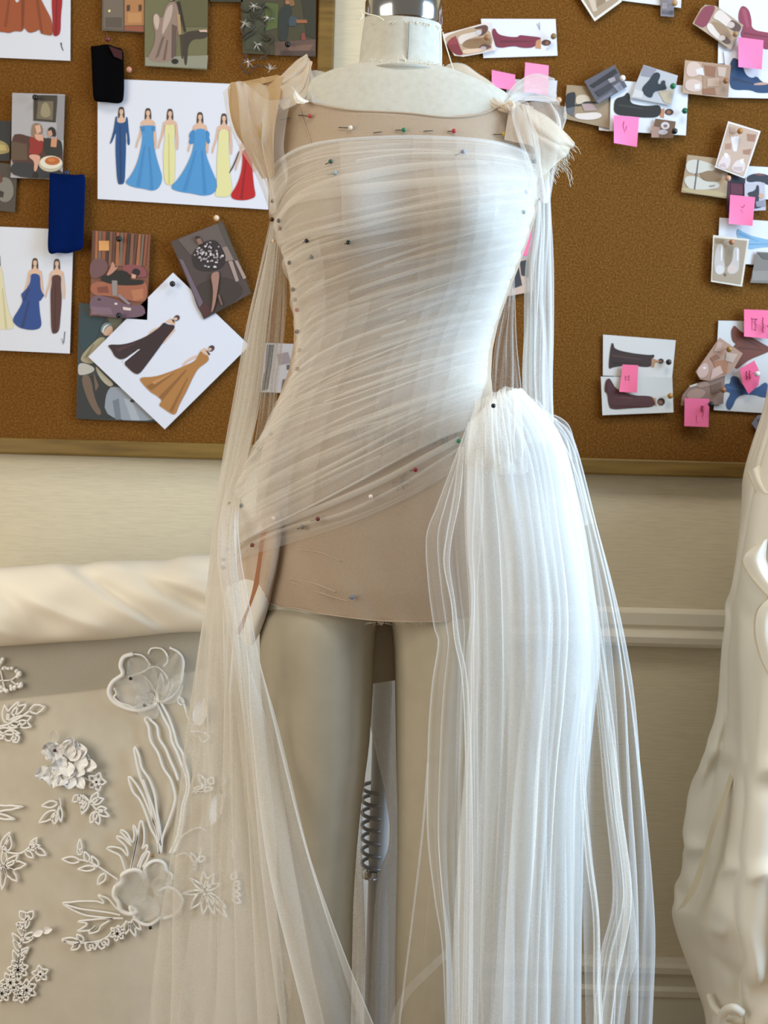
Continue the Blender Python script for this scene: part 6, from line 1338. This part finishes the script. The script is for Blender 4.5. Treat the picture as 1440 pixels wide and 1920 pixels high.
for lf in [(150, 1767, 170, 34, 6), (156, 1766, 130, 18, 5), (150, 1770, 215, 20, 5), (170, 1768, 250, 16, 8), (172, 1768, 300, 14, 7), (192, 1764, 265, 16, 8), (194, 1762, 310, 14, 7), (240, 1728, 260, 24, 5), (244, 1728, 290, 30, 5), (248, 1724, 310, 26, 5)]: A.leaf(*lf)
A.flower(220, 1750, 15, 5, 6, 20)
for q, r in (([(272, 1650), (262, 1634), (246, 1632), (230, 1640), (228, 1654), (216, 1664), (214, 1680), (222, 1692), (228, 1708), (246, 1714), (258, 1708)], .0036), ([(274, 1648), (272, 1628), (284, 1616), (298, 1614), (308, 1620), (312, 1634)], .0028), ([(256, 1706), (244, 1700), (250, 1716), (262, 1730), (280, 1734), (294, 1726), (300, 1720)], .0028), ([(296, 1672), (312, 1664), (330, 1670), (342, 1688), (336, 1704), (324, 1716), (306, 1722)], .0024), ([(312, 1634), (322, 1640), (320, 1652), (310, 1658)], .0018)):
    A.line(q, r, n=60)
A.done(); mb = MB()
petal(mb, 276, 1672, 165, 62, 34, .012, 12, 0, .003, 11); petal(mb, 282, 1664, 70, 48, 24, .012, 12, 0, .003, 12); petal(mb, 282, 1680, 245, 52, 28, .012, 12, 0, .003, 13); petal(mb, 288, 1682, 330, 60, 30, .012, 12, 0, .003, 14); petal(mb, 286, 1668, 20, 40, 20, .010, 12, 0, .003, 15)
A.part('petals', M_petal, mb, 'translucent organza petals')
# left sprig with daisy
A = Applique('corded branch with leaves at the left edge, level with the long leaves', (40, 1605))
A.sprig([(-20, 1585), (0, 1590), (14, 1598), (38, 1600), (54, 1590), (64, 1578)], [(58, 1590, 60, 22, 5), (56, 1592, 20, 20, 5), (48, 1596, -40, 20, 5), (66, 1592, -30, 24, 6), (14, 1596, 80, 28, 6), (2, 1590, 60, 34, 5), (-10, 1586, 100, 24, 6)], .0016)
for lf in [(10, 1624, 40, 32, 6, .0016, .1), (10, 1624, 5, 40, 8, .0016, .1), (10, 1626, -50, 36, 7, .0016, .1), (8, 1626, -95, 44, 5, .0016, .1), (6, 1626, -130, 60, 5), (8, 1622, 90, 30, 5), (2, 1624, 170, 26, 6)]: A.leaf(*lf)
A.done()
# lower left garland
A = Applique('upright corded garland with heart buds in the lower left corner', (40, 1780))
A.line([(50, 1726), (46, 1745), (40, 1770), (36, 1795), (34, 1815)], .0016)
for lf in [(50, 1724, 130, 20, 7), (50, 1724, 50, 20, 7), (46, 1738, 160, 16, 6), (46, 1742, 70, 26, 5), (44, 1756, 110, 28, 5), (46, 1760, 30, 24, 5), (42, 1766, 20, 22, 4), (40, 1770, 130, 26, 5), (38, 1785, 120, 26, 4), (38, 1792, 45, 22, 5), (36, 1804, 60, 26, 4), (34, 1806, 110, 26, 5)]: A.leaf(*lf)
A.flower(34, 1818, 20, 6, 7, 20); A.flower(20, 1842, 20, 6, 6, 0); A.flower(50, 1856, 20, 6, 6, 30); A.flower(76, 1826, 16, 5, 5, 100); A.flower(4, 1862, 18, 6, 6, 10); A.flower(38, 1866, 16, 5, 5, 0)
A.line([(52, 1846), (62, 1834), (72, 1828)], .0014); A.line([(20, 1842), (8, 1856), (-6, 1872)], .0014)
A.done(); mb = MB(); petal(mb, 62, 1752, 20, 20, 8, .004, 6, 0, .001, 1); petal(mb, 78, 1746, 10, 20, 7, .005, 6, 0, .001, 2); A.part('bud', M_petal_white, mb)
# pale pieces under the veil
A = Applique('pale loose petal and sprig behind the veil beside the poppy', (376, 1335)); mb = MB(); petal(mb, 370, 1360, 78, 52, 13, .004, 8, 0, .001, 2); A.part('petal', M_petal_white, mb)
A.line([(358, 1372), (376, 1372), (392, 1380), (380, 1392), (372, 1380)], .0012); A.done()
A = Applique('pale petal hanging under a sprig behind the veil, right of the long leaves', (404, 1500)); mb = MB(); petal(mb, 412, 1490, 255, 58, 12, .004, 8, 0, .001, 4); A.part('petal', M_petal_white, mb)
for lf in [(385, 1482, 170, 22, 6), (385, 1474, 120, 26, 5), (392, 1470, 60, 14, 6), (400, 1478, 190, 40, 4), (414, 1484, 300, 14, 4), (416, 1474, 80, 20, 4)]: A.leaf(*lf)
A.done()
A = Applique('pale corded daisy spray behind the veil, right of the wide bloom', (385, 1680))
for lf in [(384, 1668, 20, 32, 5), (384, 1668, 60, 34, 6), (384, 1668, 95, 34, 6), (384, 1670, 140, 36, 4), (382, 1672, 185, 40, 4), (382, 1674, 230, 40, 7), (386, 1676, 262, 40, 6), (388, 1676, 290, 42, 5), (390, 1674, 320, 44, 5), (392, 1680, 310, 54, 5)]: A.leaf(*lf)
A.line([(330, 1605), (348, 1600), (360, 1614), (366, 1632), (360, 1630)], .0012); A.line([(362, 1634), (368, 1618), (374, 1606), (378, 1590)], .0012); A.leaf(368, 1618, 120, 22, 4); A.leaf(372, 1614, 30, 14, 5)
A.line([(322, 1602), (340, 1570), (360, 1556), (376, 1552), (388, 1560)], .0012); A.done()
A = Applique('small pale fern tip behind the veil at the streamer edge', (440, 1660))
for lf in [(436, 1650, 70, 16, 5), (438, 1662, 40, 14, 5), (436, 1668, 10, 14, 4), (436, 1676, 350, 16, 4), (436, 1684, 330, 18, 5)]: A.leaf(*lf)
A.line([(434, 1576), (438, 1588), (436, 1600), (438, 1610)], .0012); A.done()

# ------------------------------------------------------------------ ivory satin gown cut by the right edge
sg = empty('satin_gown', tuple(P(1480, 1900, 1.8) * np.array((1, 1, 0)))); tag(sg, 'ivory satin gown with raw ruffled edges standing at the right edge', 'gown')
def S(pts): return px3(pts)
GL = [
 [(1640, 700, 2.00), (1600, 880, 2.00), (1560, 1040, 2.00), (1540, 1200, 2.0), (1540, 1450, 2.0), (1520, 1720, 2.0), (1520, 1930, 2.0), (1520, 2150, 2.0)],
 [(1500, 690, 1.93), (1440, 880, 1.93), (1425, 1040, 1.93), (1415, 1200, 1.92), (1390, 1450, 1.92), (1350, 1720, 1.92), (1380, 1930, 1.92), (1380, 2150, 1.92)],
 [(1452, 700, 1.84), (1440, 770, 1.84), (1404, 885, 1.83), (1396, 940, 1.83), (1384, 1040, 1.82), (1374, 1130, 1.81), (1367, 1210, 1.81), (1364, 1330, 1.80), (1345, 1400, 1.80), (1325, 1470, 1.80), (1298, 1560, 1.80), (1290, 1620, 1.80), (1272, 1690, 1.80), (1268, 1720, 1.80), (1290, 1790, 1.80), (1312, 1850, 1.80), (1330, 1930, 1.80), (1330, 2150, 1.80)],
 [(1466, 700, 1.76), (1450, 780, 1.76), (1420, 900, 1.75), (1398, 1040, 1.74), (1388, 1200, 1.73), (1384, 1330, 1.72), (1362, 1450, 1.71), (1338, 1560, 1.70), (1304, 1710, 1.70), (1324, 1800, 1.71), (1345, 1930, 1.71), (1345, 2150, 1.72)],
 [(1500, 700, 1.69), (1480, 780, 1.69), (1460, 900, 1.68), (1440, 1040, 1.67), (1430, 1200, 1.65), (1424, 1330, 1.64), (1412, 1450, 1.63), (1395, 1560, 1.62), (1374, 1710, 1.62), (1388, 1800, 1.63), (1400, 1930, 1.64), (1400, 2150, 1.65)],
 [(1570, 700, 1.66), (1560, 900, 1.65), (1540, 1040, 1.64), (1520, 1200, 1.61), (1512, 1330, 1.60), (1508, 1450, 1.59), (1500, 1560, 1.585), (1495, 1710, 1.58), (1500, 1930, 1.60), (1500, 2150, 1.62)],
 [(1660, 700, 1.70), (1660, 900, 1.68), (1650, 1200, 1.63), (1645, 1450, 1.60), (1640, 1710, 1.59), (1640, 2150, 1.62)],
 [(1740, 700, 1.82), (1750, 900, 1.80), (1760, 1200, 1.78), (1770, 1450, 1.77), (1780, 1710, 1.77), (1780, 2150, 1.78)],
 [(1640, 700, 2.00), (1640, 900, 2.00), (1640, 1200, 2.0), (1640, 1450, 2.0), (1640, 1710, 2.0), (1640, 2150, 2.0)]]
def dent(g):
    """Diagonal pulls and hollows in the satin."""
    rd = np.random.RandomState(4)
    x, z = g[..., 0], g[..., 2]
    def rg(px0, py0, px1, py1, w, h):
        a, b2 = P(px0, py0, 1.66), P(px1, py1, 1.66)
        d = np.array((b2[0] - a[0], b2[2] - a[2])); L = np.linalg.norm(d); d /= L
        rx, rz = x - a[0], z - a[2]
        t = (rx * d[0] + rz * d[1]) / L; n_ = rx * -d[1] + rz * d[0]
        return h * np.exp(-(n_ / w) ** 2) * np.exp(-((t - .5) / .6) ** 4)
    y = np.zeros_like(x)
    for a in ((1304, 1642, 1440, 1590, .010, .016), (1300, 1690, 1322, 1740, .009, -.016), (1322, 1740, 1350, 1745, .010, .010), (1350, 1810, 1420, 1850, .013, -.014), (1340, 1690, 1430, 1870, .018, .012), (1380, 1470, 1440, 1450, .014, -.010), (1360, 1440, 1440, 1420, .012, .009), (1395, 1130, 1440, 1180, .012, -.014), (1375, 1330, 1400, 1130, .010, -.008), (1390, 1880, 1440, 1760, .016, -.016), (1350, 1500, 1390, 1380, .006, .012), (1330, 1550, 1345, 1490, .005, -.012)):
        y += rg(*a)
    g = g.copy(); g[..., 1] -= y; return g
drape('gown_body', [S(q) for q in GL], [M_satin, M_hem], sg, 260, 220, ((9, .003, .008, .25), (4, .004, .012, .3)), 17, .03, push=dent)
M_raw = plain('satin_inside', (.66, .58, .42), .7)
for q in (([(1372, 1440, 1.73), (1352, 1500, 1.70), (1336, 1540, 1.69), (1318, 1600, 1.675), (1296, 1660, 1.672), (1270, 1708, 1.69)], [(1378, 1450, 1.715), (1358, 1510, 1.685), (1343, 1550, 1.665), (1326, 1606, 1.655), (1308, 1664, 1.655), (1284, 1700, 1.668)]),):
    drape('turned_edge', [S(q[0]), S(q[1])], [M_raw, M_hem], sg, 14, 50, ())
for i, (o_, i_) in enumerate((
    ([(1424, 1016, 1.70), (1412, 1026, 1.69), (1397, 1039, 1.69), (1393, 1050, 1.69), (1401, 1071, 1.68), (1420, 1096, 1.66), (1445, 1122, 1.64), (1480, 1150, 1.62)], [(1440, 1010, 1.675), (1438, 1026, 1.672), (1437, 1040, 1.670), (1438, 1052, 1.668), (1446, 1068, 1.664), (1460, 1086, 1.658), (1478, 1104, 1.65), (1505, 1124, 1.635)]),
    ([(1456, 1112, 1.645), (1432, 1128, 1.645), (1418, 1148, 1.65), (1415, 1185, 1.65), (1422, 1220, 1.645), (1436, 1255, 1.635), (1462, 1292, 1.62)], [(1492, 1112, 1.64), (1470, 1132, 1.645), (1458, 1156, 1.645), (1455, 1188, 1.643), (1462, 1220, 1.64), (1474, 1250, 1.635), (1492, 1280, 1.625)]),
    ([(1404, 884, 1.755), (1410, 902, 1.74), (1419, 922, 1.725), (1432, 938, 1.71), (1446, 930, 1.70)], [(1424, 872, 1.745), (1429, 888, 1.735), (1435, 902, 1.72), (1442, 912, 1.705), (1452, 905, 1.70)]))):
    mid = [tuple(np.array(p) * .5 + np.array(q) * .5 - np.array((0, 0, .012))) for p, q in zip(o_, i_)]
    drape('ruffle', [S(o_), S(mid), S(i_)], [M_satin, M_raw], sg, 24, 60, (), i, .02, hems=('a',), hem_r=.0014)
m = MB()
m.tube(spline(px3([(1392, 1900, 1.62), (1376, 1890, 1.62), (1360, 1896, 1.63), (1352, 1912, 1.64), (1348, 1950, 1.65)]), 30), .006, 10)
m.tube(spline(px3([(1330, 1866, 1.70), (1340, 1890, 1.68), (1362, 1908, 1.66), (1396, 1914, 1.64)]), 30), .005, 10)
under(m.build('hem_roll', M_satin, None), sg)

# ------------------------------------------------------------------ dressmaking pins in the gown and the panel
def dpin(x, y, h, label, off=.009, shaft=None, surf='body', r=.0028, dx=-10, dy=2):
    p = hip_surface(x, y, off) if surf == 'body' else P(x, y, surf)
    root = empty('dressmaking_pin', tuple(p)); tag(root, label, 'pin', 'dressmaking pins')
    q = hip_surface(x + dx, y + dy, off - .001) if surf == 'body' else P(x + dx, y + dy, surf + .002)
    m = MB(); m.tube([p, q], .00055, 5); under(m.build('needle', ink('#4a4640', .35), None), root)
    if h:
        m = MB(); m.ball(p + np.array((0, -.001, 0)), r, 10); under(m.build('head', ink(h, .25), None), root)
for a in [
    (581, 218, '#b8443c', 'red-headed pin at the left of the nude neckline', .006, -22, -2), (657, 240, '#efe8da', 'white-headed pin in the nude yoke left of the green one', .006, -22, -1), (757, 244, '#157a52', 'green-headed pin in the middle of the nude yoke', .006, -16, 0), (851, 246, '#b03038', 'red-headed pin in the nude yoke right of centre', .006, -12, 0), (945, 252, '#c8a440', 'yellow-headed pin at the right of the nude yoke', .006, -20, 0),
    (543, 221, None, 'headless pin shaft beside the left armhole of the yoke', .006, -18, 4), (812, 245, None, 'headless pin shaft between the green and red pins', .006, -18, 1), (716, 247, None, 'headless pin shaft just left of the green pin', .006, -16, 2),
    (620, 303, '#3c5c54', 'dark green pin at the top left of the tulle wrap', .013, -10, 5), (868, 285, '#8a8fa8', 'grey-blue pin at the top right of the tulle wrap', .013, -14, 6), (1002, 303, '#8a90a0', 'grey pin at the right end of the wrap top', .013, -10, 4),
    (628, 325, '#9fb0b8', 'faint blue pin below the dark green pin', .011, -14, 4), (512, 377, '#7a6248', 'brown pin at the left side seam under the armhole', .013, -4, 3), (510, 412, '#4a1a18', 'dark red pin where the left streamer begins', .013, -4, 3), (523, 414, '#6a6c70', 'grey pin beside the dark red pin', .013, -4, 3), (525, 428, '#a8908c', 'rosy pin below the grey side pin', .013, -3, 4), (513, 452, '#e8d4b8', 'white pin at the top of the left streamer', .013, -5, 2),
    (575, 452, '#223038', 'blue-black pin under the left bust', .013, -7, 3), (653, 455, '#1c2824', 'black-green pin under the middle of the left bust', .013, -7, 3), (584, 482, '#6a7870', 'grey-green pin below the blue-black pin', .012, -8, 5), (543, 493, '#2e2c20', 'olive pin at the left ribs', .013, -4, 3),
    (549, 543, '#6a5a48', 'brown pin at the left seam above the waist', .013, -4, 3), (553, 562, '#7a7468', 'grey pin under the brown seam pin', .013, -3, 2), (557, 581, '#b0504c', 'red pin at the left waist seam', .013, -4, 2), (557, 622, '#5a4a38', 'dark brown pin at the left waist', .013, -5, 2), (562, 657, '#9a8868', 'tan pin below the left waist', .013, -4, 3), (558, 692, '#7a5a44', 'rust-brown pin where the hip begins', .013, -4, 2),
    (987, 360, '#a8a0b8', 'lilac pin at the right bust', .013, -10, -1), (981, 398, '#4a6a60', 'green pin at the right armhole seam', .013, -4, 2), (508, 813, '#a8a08c', 'pale grey pin high on the left hip', .012, -3, 4), (486, 842, '#8a8a84', 'grey pin on the left hip below the pale one', .012, -3, 4), (453, 948, '#8a949c', 'blue-grey pin at the left hip edge', .012, -3, 4), (440, 989, '#8a94a0', 'blue-grey pin lower on the left hip edge', .012, -3, 4),
    (513, 972, '#f0dcd0', 'white pin in the lowest folds at the left hip', .012, -4, 1), (596, 973, '#6a2c24', 'dark red pin on the nude base below the folds', .010, -14, 4), (567, 988, '#7a7468', 'grey pin beside the dark red base pin', .009, -10, 4), (473, 1022, '#8a4a38', 'rust pin on the hip pad', .016, -4, 3), (419, 1049, '#6a6450', 'olive pin at the outer edge of the hip pad', .012, -3, 2), (419, 1064, '#5c5640', 'second olive pin, lower at the edge of the hip pad', .012, -3, 2), (428, 1028, '#9a9c94', 'pale pin above the olive pins', .012, -4, 3),
    (695, 931, '#efe4d8', 'white pin alone on the nude base', .010, -4, 1), (779, 881, '#8a1c30', 'crimson pin on the nude base', .010, -10, 2), (860, 827, '#1c7a50', 'green pin at the root of the train', .010, -6, 3), (660, 1120, '#6a7c90', 'blue pin near the nude hem', .008, -6, 1)]:
    dpin(a[0], a[1], a[2], a[3], a[4], dx=a[5], dy=a[6])
dpin(925, 761, '#1a1c24', 'black pin holding the gathered train', surf=1.425, dx=4, dy=-3)
dpin(430, 943, '#3a3834', 'small dark pin in the left streamer at hip height', surf=1.575, dx=-4, dy=3, r=.0018)
dpin(1010, 374, '#4a4c64', 'small dark pin in the right streamer', surf=1.585, dx=-2, dy=-6, r=.0018)
for x, y, h, lb in ((245, 1272, '#1c1c20', 'black pin at the poppy petal'), (103, 1407, '#4a2228', 'dark red pin in the layered white flower'), (282, 1739, '#141418', 'black pin under the wide bloom'), (285, 1604, '#b08444', 'amber pin above the wide bloom'), (415, 1484, '#6a5a50', 'brown pin over the pale petal behind the veil'), (271, 1322, '#8a8680', 'grey pin at the foot of the poppy')):
    dpin(x, y, h, lb, surf=AY - .016, dx=4, dy=2, r=.0028)
